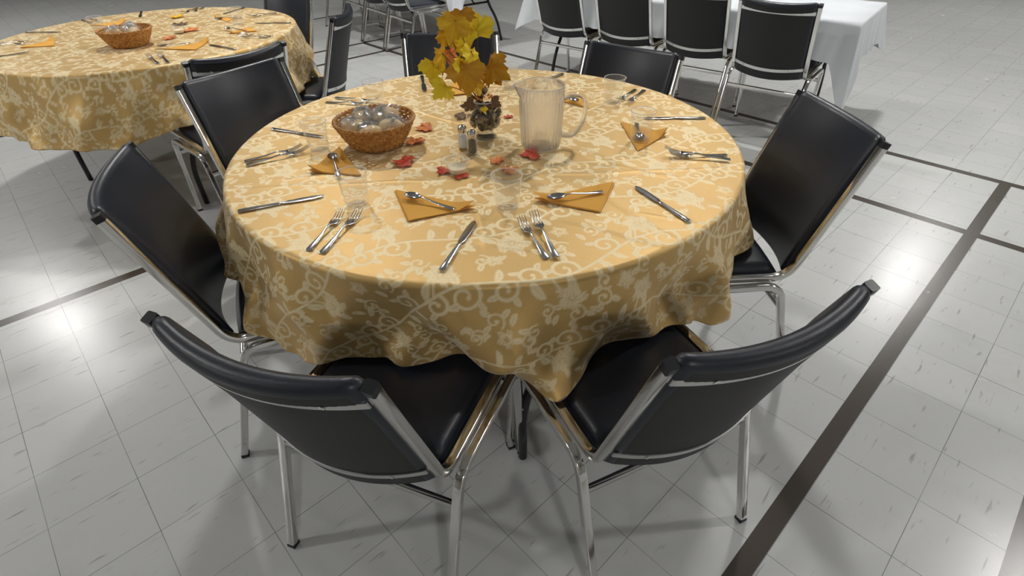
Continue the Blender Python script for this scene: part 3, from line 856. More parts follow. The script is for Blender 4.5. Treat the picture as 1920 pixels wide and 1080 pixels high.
for (x, y, d, lab) in (
    (-.4843, 1.3960, 111, 'steel spoon on the left orange napkin near the bread basket'),
    (-.1423, 1.1918, 150, 'steel spoon on the front left orange napkin'),
    (.2455, 1.2704, -165, 'steel spoon on the front right orange napkin'),
    (.4302, 1.7562, -97, 'steel spoon on the right orange napkin, seen through a clear cup'),
    (.1820, 2.105, -62, 'steel spoon on the napkin behind the pitcher handle')):
    lay('spoon', SM, x, y, d, lab, 'spoons on the near table', NZ)

# ------------------------------------------------------------------ paper napkins
def napkin(pts, label, group, lift=0, seed=0, z0=0.0):
    """folded triangle: pts = three corners in the world; several loose layers"""
    rnd = random.Random(seed)
    A, B, D = [Vector((p[0], p[1], 0)) for p in pts]
    c = (A + B + D) / 3
    b = MB(); n = 12
    for L in range(4):
        off = Vector((rnd.uniform(-.003, .003), rnd.uniform(-.003, .003), 0)); zb = .0002 + .0012 * L
        def pt(i, j, top):
            u = i / n; v = j / n
            p = A + (B - A) * u + (D - A) * v - c + off
            h = zb + (.0008 if top else 0) + .0012 * math.sin(u * 5 + L) * (L / 3) * .6
            cc = u if lift == 1 else (v if lift == 2 else 1 - u - v)
            h += max(0, cc - .72) ** 1.3 * .10 * (1 if L >= 2 else .35)
            return (p.x, p.y, max(h, .0001))
        ids = {}; vs_ = []
        for top in (0, 1):
            for i in range(n + 1):
                for j in range(n + 1 - i):
                    ids[(top, i, j)] = len(vs_); vs_.append(pt(i, j, top))
        fs = []
        for top in (0, 1):
            for i in range(n):
                for j in range(n - i):
                    fs.append((ids[(top, i, j)], ids[(top, i + 1, j)], ids[(top, i, j + 1)]))
                    if i + j < n - 1: fs.append((ids[(top, i + 1, j)], ids[(top, i + 1, j + 1)], ids[(top, i, j + 1)]))
        for i in range(n):
            for (a1, a2) in (((i, 0), (i + 1, 0)), ((0, i), (0, i + 1)), ((i, n - i), (i + 1, n - i - 1))):
                fs.append((ids[(0,) + a1], ids[(0,) + a2], ids[(1,) + a2], ids[(1,) + a1]))
        b.add(vs_, fs)
    o = b.build('paper_napkin', M['napkin'], smooth=False); o.location = (c.x, c.y, ZT + .0006 + z0)
    tag(o, label, 'napkin', group); return o
gn = 'folded orange napkins on the near table'
napkin([(-.5822, 1.4401), (-.5383, 1.6155), (-.425, 1.4093)], 'orange paper napkin folded in a triangle, left of the bread basket', gn, 0, 1)
napkin([(-.3125, 1.3154), (-.2525, 1.1484), (-.093, 1.2091)], 'orange paper napkin triangle on the front left, its point towards the knife', gn, 2, 2)
napkin([(.0645, 1.2454), (.2871, 1.3341), (.2247, 1.1745)], 'orange paper napkin triangle on the front right with a curled left tip', gn, 0, 3)
napkin([(.3845, 1.7833), (.5124, 1.6718), (.3952, 1.5452)], 'orange paper napkin triangle on the right side under a clear cup', gn, 1, 4)
napkin([(-.2967, 2.0861), (-.1522, 2.1221), (-.2064, 2.29)], 'orange paper napkin triangle at the back, left of the vase', gn, 0, 5)
napkin([(.150, 2.06), (.2902, 1.9321), (.2808, 2.10)], 'orange paper napkin triangle behind the pitcher handle', gn, 0, 6)

# ------------------------------------------------------------------ clear tumblers
def make_cup():
    root = empty('clear_cup')
    b = MB(); pr = []
    H = .092
    for t in np.linspace(0, 1, 10): pr.append((.0285 + .0095 * t, .0015 + (H - .0015) * t))
    inn = [(r - .0008, z + .0006) for r, z in reversed(pr[1:])] + [(.0275, .004)]
    b.lathe([(.001, .003), (.026, .003), (.0272, .0), (.0285, .0)] + pr[1:] + inn + [(.001, .004)], 44)
    b.build('wall', M['cup'], root, auto=50)
    b = MB(); rt_ = .0388
    b.lathe([(rt_ + .0013 * math.cos(a), H + .0013 * math.sin(a)) for a in np.linspace(0, 2 * PI, 9)[:-1]], 44, closed=True)
    b.build('rim', M['cuprim'], root)
    # moulded rings near the base
    b = MB()
    for z in (.010, .020):
        r0 = .0285 + .0095 * z / H
        b.lathe([(r0 + .0006 * math.cos(a), z + .0006 * math.sin(a)) for a in np.linspace(0, 2 * PI, 7)[:-1]], 44, closed=True)
    b.build('moulded_ring', M['cup'], root)
    return root
cup0 = make_cup()
gc = 'clear plastic cups on the near table'
cups = [(-.3975, 1.2374, 'clear plastic cup at the left, in front of the left orange napkin'),
        (-.0075, 1.2078, 'clear plastic cup at the front centre, between the two front napkins'),
        (.3885, 1.9869, 'clear plastic cup at the far right, against the black chair'),
        (.0069, 2.1812, 'clear plastic cup at the back, beside the yellow bouquet'),
        (-.4921, 1.9998, 'clear plastic cup at the back left, behind the bread basket'),
        (-.595, 1.60, 'clear plastic cup left of the bread basket, over a knife tip'),
        (.415, 1.625, 'clear plastic cup standing by the spoon on the right napkin')]
for k, (x, y, lab) in enumerate(cups):
    o = cup0 if k == 0 else copy_tree(cup0)
    z = ZT + .001
    if k == 6: z = ZT + .0058
    o.location = (x, y, z); tag(o, lab, 'cup', gc)
cups2 = [(-1.70, 3.12, 'clear plastic cup on the second table, by its front napkin')]

# butter cup
def portion_cup():
    root = empty('portion_cup')
    b = MB(); b.lathe([(.001, .001), (.024, .001), (.0345, .034), (.0365, .0345), (.0365, .0355), (.034, .0352), (.0235, .0018), (.001, .0018)], 36)
    b.build('cup_wall', M['cup'], root, auto=50)
    b = MB(); b.lathe([(.001, .002), (.0232, .0025), (.0275, .016), (.026, .0175), (.015, .0165), (.001, .018)], 36); b.build('filling', M['cream'], root, auto=40)
    b = MB(); b.lathe([(.0362 + .0010 * math.cos(a), .0352 + .0010 * math.sin(a)) for a in np.linspace(0, 2 * PI, 9)[:-1]], 40, closed=True); b.build('rim', M['cuprim'], root)
    return root
pc = portion_cup(); pc.location = (-.150, 1.422, ZT + .0022); tag(pc, 'small clear cup with pale cream filling, in front of the shakers', 'cup')

# ------------------------------------------------------------------ pitcher
def make_pitcher():
    root = empty('pitcher', (.099, 1.594, ZT + .0022))
    H = .190; nf = 30
    def spout(a, r, z):
        # a = angle, spout at 180 degrees
        d = abs(((a - PI + PI) % (2 * PI)) - PI)
        k = math.exp(-(d / .33) ** 2) * max(0, (z - H * .80) / (H * .20)) ** 1.3
        return r + .016 * k
    def outer(a, r, z):
        rr = spout(a, r, z)
        t = max(0, min(1, (z - .006) / .02)) * max(0, min(1, (H * .80 - z) / .006))
        return rr + .0026 * abs(math.sin(a * nf / 2)) * t - .0006
    b = MB(); rings = []
    seg = 240
    prof_o = [(.050, 0), (.057, .002), (.0595, .008)] + [(.0600 + .0065 * t, .012 + (H * .78 - .012) * t) for t in np.linspace(0, 1, 10)] + [(.0668, H * .80), (.0678, H * .82), (.0683, H * .9), (.069, H * .985), (.0685, H)]
    prof_i = [(.0662, H), (.0655, H * .98), (.0650, H * .82), (.0640, H * .78)] + [(.0572 + .0066 * t, .012 + (H * .76 - .012) * t) for t in np.linspace(1, 0, 8)] + [(.052, .0085), (.03, .008)]
    for r, z in prof_o: rings.append([((lambda q: (q * math.cos(a), q * math.sin(a), z))(outer(a, r, z))) for a in [2 * PI * k / seg for k in range(seg)]])
    for r, z in prof_i: rings.append([((lambda q: (q * math.cos(a), q * math.sin(a), z))(spout(a, r, z))) for a in [2 * PI * k / seg for k in range(seg)]])
    b.loft(rings)
    b.build('body', M['pitcher'], root, auto=60)
    b = MB(); b.lathe([(.068 + .0014 * math.cos(q), H + .0014 * math.sin(q)) for q in np.linspace(0, 2 * PI, 9)[:-1]], 120, closed=True, fn=lambda a, r, z: spout(a, r, H))
    b.build('rim', M['cuprim'], root)
    b = MB()
    path = round_path([(.064, 0, H * .76), (.085, 0, H * .83), (.128, 0, H * .80), (.134, 0, H * .45), (.100, 0, H * .17), (.060, 0, H * .20)], [.02, .04, .07, .05], 9)
    b.sweep(path, [(.011, .001), (.009, .006), (.004, .0035), (0, .006), (-.004, .0035), (-.009, .006), (-.011, .001), (-.008, -.004), (0, -.005), (.008, -.004)], upv=Vector((0, 1, 0)))
    b.build('handle', M['pitcher'], root, auto=60)
    root.rotation_euler = (0, 0, R_(3))
    tag(root, 'clear ribbed plastic pitcher with a handle, standing on a red leaf', 'pitcher')
make_pitcher()

# ------------------------------------------------------------------ shakers
def shaker(loc, fill, label, fname):
    root = empty(fname, loc)
    b = MB(); n = 8
    def oct_(a, r, z): return r * (1 + .035 * math.cos(8 * a)) if .008 < z < .05 else r
    b.lathe([(.001, 0), (.0155, .0), (.0168, .003), (.0165, .010), (.0150, .030), (.0140, .048), (.0118, .056), (.0118, .058), (.010, .058), (.0125, .046), (.0138, .012), (.012, .005), (.001, .004)], 48, fn=oct_)
    b.build('bottle', M['glass'], root, auto=50)
    b = MB(); b.lathe([(.001, .0048), (.0118, .0055), (.0134, .012), (.0128, .034), (.0118, .044), (.001, .0455)], 32); b.build('contents', fill, root)
    b = MB(); b.lathe([(.0132, .054), (.0137, .055), (.0137, .066), (.0125, .071), (.009, .0745), (.004, .0758), (.0005, .076)], 32); cap = b.build('cap', M['chrome'], root, auto=45)
    tag(root, label, 'shaker', 'salt and pepper shakers')
shaker((-.1435, 1.590, ZT + .0015), M['salt'], 'glass salt shaker with chrome cap, full of white salt', 'salt_shaker')
shaker((-.1120, 1.549, ZT + .0015), M['pepper'], 'glass pepper shaker with chrome cap, next to the salt', 'pepper_shaker')

# ------------------------------------------------------------------ maple leaves
LEAF = [(0, -.50), (.05, -.20), (.14, -.24), (.31, -.33), (.31, -.24), (.46, -.21), (.44, -.12), (.58, .00), (.48, .06), (.54, .20), (.40, .20), (.36, .30), (.26, .24), (.24, .34), (.25, .42), (.15, .42), (.10, .52), (0, .64),
        (-.10, .52), (-.15, .42), (-.25, .42), (-.24, .34), (-.26, .24), (-.36, .30), (-.40, .20), (-.54, .20), (-.48, .06), (-.58, .00), (-.44, -.12), (-.46, -.21), (-.31, -.24), (-.31, -.33), (-.14, -.24), (-.05, -.20)]
def leaf_mesh(name, size, curl, fold, seed, stem=True):
    rnd = random.Random(seed)
    bm = bmesh.new(); vs_ = []
    pts = [(x * (1 + rnd.uniform(-.12, .12)), y * (1 + rnd.uniform(-.08, .08))) for x, y in LEAF[1:]]
    pts = [p for p in pts]
    n = len(pts); c = bm.verts.new((0, -.05, 0)); ring0 = [bm.verts.new((x, y, 0)) for x, y in pts]
    ring1 = [bm.verts.new((x * .5, y * .5 - .025, 0)) for x, y in pts]
    for k in range(n):
        q = (k + 1) % n
        bm.faces.new((ring0[k], ring0[q], ring1[q], ring1[k])); bm.faces.new((ring1[k], ring1[q], c))
    bmesh.ops.subdivide_edges(bm, edges=bm.edges, cuts=1)
    for v in bm.verts:
        x, y, z = v.co
        r = math.hypot(x, y + .05); a = math.atan2(x, y + .05)
        z = curl * r * r + fold * abs(x) + .035 * math.cos(a * 7) * min(1, r * 2.2) + .05 * math.sin(x * 5 + seed) * math.cos(y * 4 + seed)
        v.co = (x * size, y * size, z * size)
    me = bpy.data.meshes.new(name); bm.to_mesh(me); bm.free()
    # thickness: a second sheet just below, joined along the edge
    V = [tuple(v.co) for v in me.vertices]; F = [tuple(p.vertices) for p in me.polygons]
    from collections import Counter
    ec = Counter()
    for f in F:
        for i in range(len(f)): ec[tuple(sorted((f[i], f[(i + 1) % len(f)])))] += 1
    n0 = len(V); V2 = V + [(x, y, z - .0005) for x, y, z in V]
    F2 = F + [tuple(i + n0 for i in reversed(f)) for f in F] + [(a_, b_, b_ + n0, a_ + n0) for (a_, b_), k in ec.items() if k == 1]
    me = bpy.data.meshes.new(name); me.from_pydata(V2, [], F2); me.validate()
    me.polygons.foreach_set('use_smooth', [True] * len(me.polygons))
    return me
def table_leaf(x, y, size, deg, m, label, seed, group='fabric leaves scattered on the near table', z=.0035, curl=.1):
    me = leaf_mesh('maple_leaf', size, curl, .03, seed); me.materials.append(M[m])
    o = bpy.data.objects.new('maple_leaf', me); C.objects.link(o); o.rotation_euler = (0, 0, R_(deg))
    zmin = min(v.co.z for v in me.vertices)
    o.location = (x, y, ZT + .0018 - zmin); tag(o, label, 'leaf', group); return o
table_leaf(-.308, 1.494, .072, 80, 'leaf_red', 'red fabric maple leaf in front of the bread basket', 1)
table_leaf(-.188, 1.430, .050, 140, 'leaf_red', 'red fabric leaf half under the small cream cup, left side', 2)
table_leaf(-.135, 1.388, .040, 20, 'leaf_red', 'red fabric leaf in front of the small cream cup', 3)
table_leaf(.070, 1.530, .070, 95, 'leaf_red', 'red fabric maple leaf under the pitcher', 4, curl=.02)
table_leaf(-.300, 1.645, .060, 30, 'leaf_orange', 'orange red fabric leaf against the bread basket', 5)
table_leaf(-.278, 1.765, .066, 100, 'leaf_orange', 'orange fabric leaf between the bread basket and the vase', 6)
table_leaf(-.172, 1.872, .064, -80, 'leaf_brown', 'brown fabric leaf just left of the vase', 7)
table_leaf(.0, 1.856, .034, 10, 'leaf_red', 'tiny red fabric leaf right of the vase', 8)
table_leaf(-.035, 1.487, .046, 60, 'leaf_orange', 'orange fabric leaf right of the pepper shaker', 9)
table_leaf(-.006, 1.425, .050, -70, 'leaf_orange', 'orange fabric leaf behind the front centre cup', 10)

# ------------------------------------------------------------------ vase and bouquet
vase = empty('glass_vase', (-.077, 1.684, ZT + .0015))
b = MB()
b.lathe([(.001, .002), (.036, .001), (.038, .003), (.034, .008), (.022, .014), (.020, .018), (.034, .026), (.052, .045), (.0595, .068), (.058, .088), (.050, .106), (.042, .116), (.043, .121),
         (.041, .121), (.040, .116), (.048, .105), (.0562, .087), (.0575, .068), (.050, .047), (.032, .029), (.001, .022)], 64)
b.build('bowl', M['vaseglass'], vase, auto=60)
b = MB(); b.lathe([(.0425 + .0015 * math.cos(q), .121 + .0015 * math.sin(q)) for q in np.linspace(0, 2 * PI, 9)[:-1]], 60, closed=True); b.build('rim', M['cuprim'], vase)
b = MB(); b.lathe([(.001, .0008), (.036, .0), (.0385, .002), (.0375, .0045), (.034, .0095), (.023, .0155), (.021, .0155), (.033, .0085), (.001, .0035)], 48); b.build('foot', M['glass'], vase, auto=60)
tag(vase, 'round clear glass vase on a foot, filled with dried brown pods, at the table centre', 'vase')
rnd = random.Random(5)
b = MB()
for k in range(165):
    for _ in range(60):
        p = Vector((rnd.uniform(-.05, .05), rnd.uniform(-.05, .05), rnd.uniform(.034, .108)))
        zz = (p.z - .068) / .046
        if math.hypot(p.x, p.y) < .049 * math.sqrt(max(0, 1 - zz * zz * .8)): break
    rot = Matrix.Rotation(rnd.uniform(0, 6), 3, 'X') @ Matrix.Rotation(rnd.uniform(0, 6), 3, 'Z')
    ln, wd = rnd.uniform(.009, .014), rnd.uniform(.006, .010)
    pr = [(wd * math.sin(PI * t) * (.8 + .3 * math.sin(7 * t + k)) + .0003, ln * (t - .5) * 2) for t in np.linspace(0.02, .98, 8)]
    b.lathe(pr, 9, p, rot=rot, fn=lambda a, r, z: r * (1 + .25 * math.cos(3 * a)))
fil = b.build('dried_pods', M['seedpod']); fil.location = vase.location; tag(fil, 'dried brown pods filling the glass vase', 'dried pods', kind='stuff')

bq = empty('leaf_bouquet', (-.077, 1.684, ZT + .10))
LV = [ # x, y, z, size, tilt about x, spin, yaw, material
 (-.090, 1.700, 1.076, .104, 70, 20, -6, 'leaf_yellow'),
 (-.150, 1.665, 1.100, .092, 75, 160, 10, 'leaf_gold'),
 (-.128, 1.690, 1.118, .070, 72, 190, -10, 'leaf_ochre'),
 (-.193, 1.655, 1.020, .092, 78, 182, 72, 'leaf_gold'),
 (-.222, 1.640, .992, .074, 66, 170, 20, 'leaf_yellow'),
 (-.192, 1.615, .938, .074, 55, 125, 25, 'leaf_yellow'),
 (-.118, 1.600, .988, .110, 66, 180, -4, 'leaf_ochre'),
 (-.044, 1.640, .985, .096, 64, 245, -25, 'leaf_ochre'),
 (-.038, 1.660, .960, .060, 60, 215, -10, 'leaf_ochre'),
 (-.118, 1.685, 1.052, .082, 70, 60, 0, 'leaf_yellow'),
 (-.172, 1.705, 1.066, .080, 72, 210, 30, 'leaf_gold'),
 (-.105, 1.640, 1.022, .092, 74, 150, 66, 'leaf_yellow'),
 (-.132, 1.622, 1.000, .080, 74, 165, 68, 'leaf_yellow'),
 (-.172, 1.700, 1.012, .058, 70, 180, 50, 'leaf_orange'),
 (-.095, 1.640, .935, .052, 55, 190, 20, 'leaf_gold'),
]
bt = Vector((-.085, 1.68, ZT + .11))
for k, (x, y, z, s, tl, sp, yw, m) in enumerate(LV):
    me = leaf_mesh('leaf', s, -.35, .12, 20 + k); me.materials.append(M[m])
    o = bpy.data.objects.new('leaf', me); C.objects.link(o)
    R3 = Matrix.Rotation(R_(yw), 4, 'Z') @ Matrix.Rotation(R_(tl), 4, 'X') @ Matrix.Rotation(R_(sp), 4, 'Z')
    o.parent = bq
    o.matrix_local = Matrix.Translation(Vector((x, y, z)) - Vector(bq.location)) @ R3
    # stem from the bunch to the leaf base
    base = Vector((x, y, z)) + (R3.to_3x3() @ Vector((0, -.12 * s, 0)))
    mid = (bt + base) / 2 + Vector((rnd.uniform(-.012, .012), .012, .02))
    pts = []
    for q in range(13):
        t = q / 12; pts.append((bt + Vector((rnd.uniform(-.001, .001), 0, 0))) * (1 - t) ** 2 + mid * 2 * t * (1 - t) + base * t * t - Vector(bq.location))
    pts = [bt - Vector((0, 0, .05)) - Vector(bq.location)] + pts
    b = MB(); b.tube(pts, [.0018] * 6 + [.0012] * (len(pts) - 6), 7); b.build('stem', M['stem'], bq)
b = MB()
for k in range(26):
    a = rnd.uniform(0, 2 * PI); r = rnd.uniform(.022, .036)
    b.lathe([(.0003, -.0035), (.003, -.002), (.0036, 0), (.003, .002), (.0003, .0035)], 8, (r * math.cos(a), r * math.sin(a) * 1.0, .022 + rnd.uniform(-.002, .012)))
b.build('orange_berries', M['bead'], bq)
for (x, y, z, s, tl, sp, yw, m) in ((-.115, 1.650, .880, .040, 60, 100, 10, 'leaf_brown'), (-.045, 1.650, .882, .042, 55, 250, -20, 'leaf_brown'), (-.075, 1.63, .868, .022, 60, 190, 0, 'leaf_yellow'), (-.13, 1.665, .865, .034, 40, 60, 40, 'leaf_brown')):
    me = leaf_mesh('leaf', s, -.3, .1, 77); me.materials.append(M[m]); o = bpy.data.objects.new('leaf', me); C.objects.link(o); o.parent = bq
    R3 = Matrix.Rotation(R_(yw), 4, 'Z') @ Matrix.Rotation(R_(tl), 4, 'X') @ Matrix.Rotation(R_(sp), 4, 'Z')
    o.matrix_local = Matrix.Translation(Vector((x, y, z)) - Vector(bq.location)) @ R3
b = MB(); b.lathe([(.0005, -.014), (.007, -.009), (.010, 0), (.0075, .009), (.0005, .014)], 12, (.004, -.004, .052), fn=lambda a, r, z: r * (1 + .12 * math.cos(5 * a + z * 600)))
b.build('seed_cone', M['seedpod'], bq)
tag(bq, 'bouquet of yellow and ochre fabric maple leaves rising from the glass vase', 'bouquet')

# ------------------------------------------------------------------ bread basket
def basket(loc, label, group, tilt=0):
    root = empty('bread_basket', loc)
    rb, rtp, H = .082, .122, .068
    b = MB(); rows_ = 9; ns = 30
    for i in range(rows_):
        t = i / (rows_ - 1); r = rb + (rtp - rb) * t ** .8; z = .006 + H * t
        path = [(( r + .0022 * math.sin(k / 120 * 2 * PI * ns / 1 + (PI if i % 2 else 0))) * math.cos(2 * PI * k / 120), (r + .0022 * math.sin(k / 120 * 2 * PI * ns + (PI if i % 2 else 0))) * math.sin(2 * PI * k / 120), z) for k in range(120)]
        rings = []
        for k, p in enumerate(path):
            a = 2 * PI * k / 120; n = Vector((math.cos(a), math.sin(a), 0))
            rings.append([Vector(p) + n * .0028 * math.cos(q) + Vector((0, 0, .0045 * math.sin(q))) for q in [2 * PI * j / 8 for j in range(8)]])
        b.loft(rings, closed=True)
    b.build('woven_side', M['wicker'], root)
    b = MB()
    for k in range(ns):
        a = 2 * PI * (k + .5) / ns
        b.tube([((rb + (rtp - rb) * t ** .8) * math.cos(a), (rb + (rtp - rb) * t ** .8) * math.sin(a), .004 + H * t) for t in np.linspace(0, 1.03, 6)], .0028, 6)
    b.build('stakes', M['wicker'], root)
    b = MB(); b.lathe([(.001, .002), (rb + .002, .002), (rb + .003, .007), (.001, .007)], 48); b.build('base', M['wicker'], root)
    b = MB()
    for ph in (0, PI):
        rings = []
        for k in range(160):
            a = 2 * PI * k / 160; tw = a * 26 + ph; n = Vector((math.cos(a), math.sin(a), 0))
            c = n * (rtp + .001 + .003 * math.cos(tw)) + Vector((0, 0, H + .010 + .003 * math.sin(tw)))
            rings.append([c + n * .0034 * math.cos(q) + Vector((0, 0, .0034 * math.sin(q))) for q in [2 * PI * j / 7 for j in range(7)]])
        b.loft(rings, closed=True)
    b.build('braided_rim', M['wicker'], root)
    tag(root, label, 'basket', group)
    return root
def crumple(b, c, R, seed, sz=1.0, flap=False):
    rr = random.Random(seed); n, m = 13, 19; P = []
    for i in range(n + 1):
        row = []
        for j in range(m + 1):
            u = i / n * PI; v = (j % m) / m * 2 * PI
            d = 1 + .10 * math.sin(5 * v + seed) * math.sin(3 * u) + .08 * math.sin(9 * v + 2 * seed + 4 * u) + .05 * math.cos(13 * u + 5 * v) + (rr.uniform(-.16, .26) if j < m else 0)
            x = R[0] * math.sin(u) * math.cos(v) * d; y = R[1] * math.sin(u) * math.sin(v) * d; z = R[2] * math.cos(u) * d
            row.append(Vector(c) + Vector((x, y, z)))
        P.append(row)
    b.grid(P)
def bread(loc, R, rz, label, group, seed):
    root = empty('wrapped_bread_roll', loc, rz)
    b = MB(); n, m = 12, 20; P = []
    for i in range(n + 1):
        P.append([])
        for j in range(m + 1):
            u = i / n * PI; v = (j % m) / m * 2 * PI; d = 1 + .03 * math.sin(3 * v + seed) * math.sin(u)
            P[-1].append((R[0] * math.sin(u) * math.cos(v) * d, R[1] * math.sin(u) * math.sin(v) * d, R[2] * math.cos(u) * (1 if u < PI / 2 else .7) * d))
    b.grid(P); b.build('roll', M['bread'], root)
    b = MB(); crumple(b, (0, 0, 0), (R[0] * 1.14, R[1] * 1.14, R[2] * 1.18), seed)
    r2 = random.Random(seed * 3)
    for q in range(5):      # crinkled peaks of loose film
        a0 = r2.uniform(0, 6.28); P = []
        for i in range(5):
            P.append([])
            for j in range(6):
                x = R[0] * .95 * math.cos(a0) * (.3 + .7 * j / 5) + r2.uniform(-.006, .006); y = R[1] * .95 * math.sin(a0) * (.3 + .7 * j / 5) + r2.uniform(-.006, .006)
                P[-1].append((x - .02 * (i - 2) / 2 * math.sin(a0), y + .02 * (i - 2) / 2 * math.cos(a0), R[2] * 1.05 + .010 * (1 - abs(i - 2) / 2) - .016 * (j / 5) ** 2 + r2.uniform(-.004, .007)))
        b.grid(P)
    # twisted film end
    rr = random.Random(seed); P = []
    for i in range(9):
        t = i / 8; rad = .004 + .018 * t; P.append([(R[0] * 1.05 + .028 * t, (rad * math.sin(a)) * 1.4, R[2] * .5 + .012 * t + rad * .7 * math.cos(a) + .004 * math.sin(6 * a + i)) for a in np.linspace(-1.4, 1.4, 14)])
    b.grid(P)
    b.build('film_wrap', M['film'], root, smooth=False)
    tag(root, label, 'bread', group)
BK = (-.422, 1.652, ZT + .0015)
basket(BK, 'round wicker basket of wrapped bread on the near table', 'bread baskets')
gb = 'wrapped bread rolls in the near basket'
for k, (dx, dy, dz, R, rz, lab) in enumerate((
    (-.058, -.026, .062, (.043, .034, .024), 2.6, 'wrapped bread roll at the left of the near basket'),
    (.058, -.028, .062, (.044, .034, .024), -.5, 'wrapped bread roll at the right of the near basket'),
    (.002, -.060, .056, (.040, .030, .022), -.1, 'wrapped bread roll at the front of the near basket'),
    (.028, .045, .072, (.046, .036, .024), .9, 'wrapped bread roll at the back of the near basket, topmost'),
    (-.044, .048, .062, (.034, .028, .026), 2.2, 'wrapped bread roll at the back left of the near basket'),
    (.000, -.004, .030, (.036, .030, .024), .3, 'wrapped bread roll at the bottom middle of the near basket'))):
    bread((BK[0] + dx, BK[1] + dy, BK[2] + dz), R, rz, lab, gb, k + 1)
# loose film standing up in the basket
b = MB()
for s in range(3):
    P = []; rr = random.Random(40 + s); ang = [2.0, 0.4, 3.6][s]
    for i in range(14):
        t = i / 13; P.append([])
        for j in range(16):
            u = (j / 15 - .5)
            P[-1].append((.03 * math.cos(ang) + u * .07 + .008 * math.sin(9 * t + s), .03 * math.sin(ang) + .012 * math.sin(11 * u + 5 * t + s) + .008 * math.cos(17 * u), .06 + .05 * t * (1 - u * u * 2) + .004 * math.sin(20 * u)))
    b.grid(P)
fo_ = b.build('crumpled_cellophane', M['film']); fo_.location = BK; tag(fo_, 'crumpled clear cellophane standing up in the near bread basket', 'wrapping')

# ------------------------------------------------------------------ the second table's things
B2 = (-1.985, 3.035, ZT + .0015)
basket(B2, 'round wicker basket of wrapped bread on the second table', 'bread baskets')
for k, (dx, dy, dz, lab) in enumerate(((-.05, -.02, .062, 'wrapped bread roll at the left of the second basket'), (.055, -.02, .064, 'wrapped bread roll at the right of the second basket'), (.0, .05, .066, 'wrapped bread roll at the back of the second basket'))):
    bread((B2[0] + dx, B2[1] + dy, B2[2] + dz), (.037, .029, .027), k * 2., lab, 'wrapped bread rolls in the second basket', k + 11)
def P2(a, r): return (T2[0] + r * math.cos(R_(a)), T2[1] + r * math.sin(R_(a)))
words = ['nearest the back to back chairs', 'on the right side', 'at the far right', 'at the far left', 'at the left', 'at the near left']
kb = [-32, 16, 70, 121, 173, 222]
for k, a in enumerate(kb):
    x, y = P2(a, .77); lay('knife', KM, x, y, a + 180 + (0, -16, 4, -5, 3, 0)[k], 'steel table knife on the second table, setting %s' % words[k], 'knives on the second table')
for k, a in enumerate((-56, -10, 44, 95, 147, 197)):
    x, y = P2(a, .76); d = a + 172 if k else 128
    if k == 1: d = 166
    lay('fork', FM, x, y, d, 'outer steel fork on the second table, setting %s' % words[k], 'forks on the second table')
    x, y = P2(a - 3.2, .755); lay('fork', FS, x, y, d + 3, 'inner steel fork on the second table, setting %s' % words[k], 'forks on the second table', .001)
g2n = 'folded orange napkins on the second table'
napkin([(-1.76, 2.93), (-1.59, 3.085), (-1.583, 2.90)], 'orange paper napkin on the second table, beside its bread basket', g2n, 1, 11)
napkin([(-1.568, 3.244), (-1.502, 3.40), (-1.42, 3.307)], 'orange paper napkin on the right part of the second table', g2n, 0, 12)
napkin([(-1.85, 3.74), (-1.70, 3.69), (-1.70, 3.58)], 'orange paper napkin at the back of the second table', g2n, 0, 13)
napkin([(-2.36, 3.66), (-2.52, 3.56), (-2.33, 3.50)], 'orange paper napkin at the far left of the second table', g2n, 0, 14)
napkin([(-2.50, 3.20), (-2.56, 3.02), (-2.40, 3.05)], 'orange paper napkin at the left of the second table', g2n, 0, 15)
lay('spoon', SM, -1.66, 3.02, 212, 'steel spoon on the napkin beside the second bread basket', 'spoons on the second table', NZ)
lay('spoon', SM, -1.47, 3.29, 160, 'steel spoon on the right napkin of the second table', 'spoons on the second table', NZ)
lay('spoon', SM, -1.66, 3.70, 200, 'steel spoon near the back edge of the second table', 'spoons on the second table', .001)
pc2 = copy_tree(pc); pc2.location = (-1.855, 3.30, ZT + .002); tag(pc2, 'small clear cup with cream filling on the second table, among the orange leaves', 'cup')
gl2 = 'fabric leaves scattered on the second table'
table_leaf(-1.81, 3.345, .085, 30, 'leaf_orange', 'orange fabric leaf right of the cream cup on the second table', 31, gl2)
table_leaf(-1.845, 3.17, .075, 80, 'leaf_orange', 'orange fabric leaf in front of the cream cup on the second table', 32, gl2)
table_leaf(-1.96, 3.52, .085, 10, 'leaf_brown', 'brown fabric leaf behind the second bread basket', 33, gl2)
table_leaf(-2.08, 3.74, .08, 60, 'leaf_gold', 'yellow fabric leaf at the back of the second table', 34, gl2)
for k, (x, y, lab) in enumerate(((-1.60, 3.50, 'clear plastic cup on the second table, between two orange napkins'), (-2.30, 3.30, 'clear plastic cup on the left half of the second table'))):
    o = copy_tree(cup0); o.location = (x, y, ZT + .001); tag(o, lab, 'cup', 'clear plastic cups on the second table')

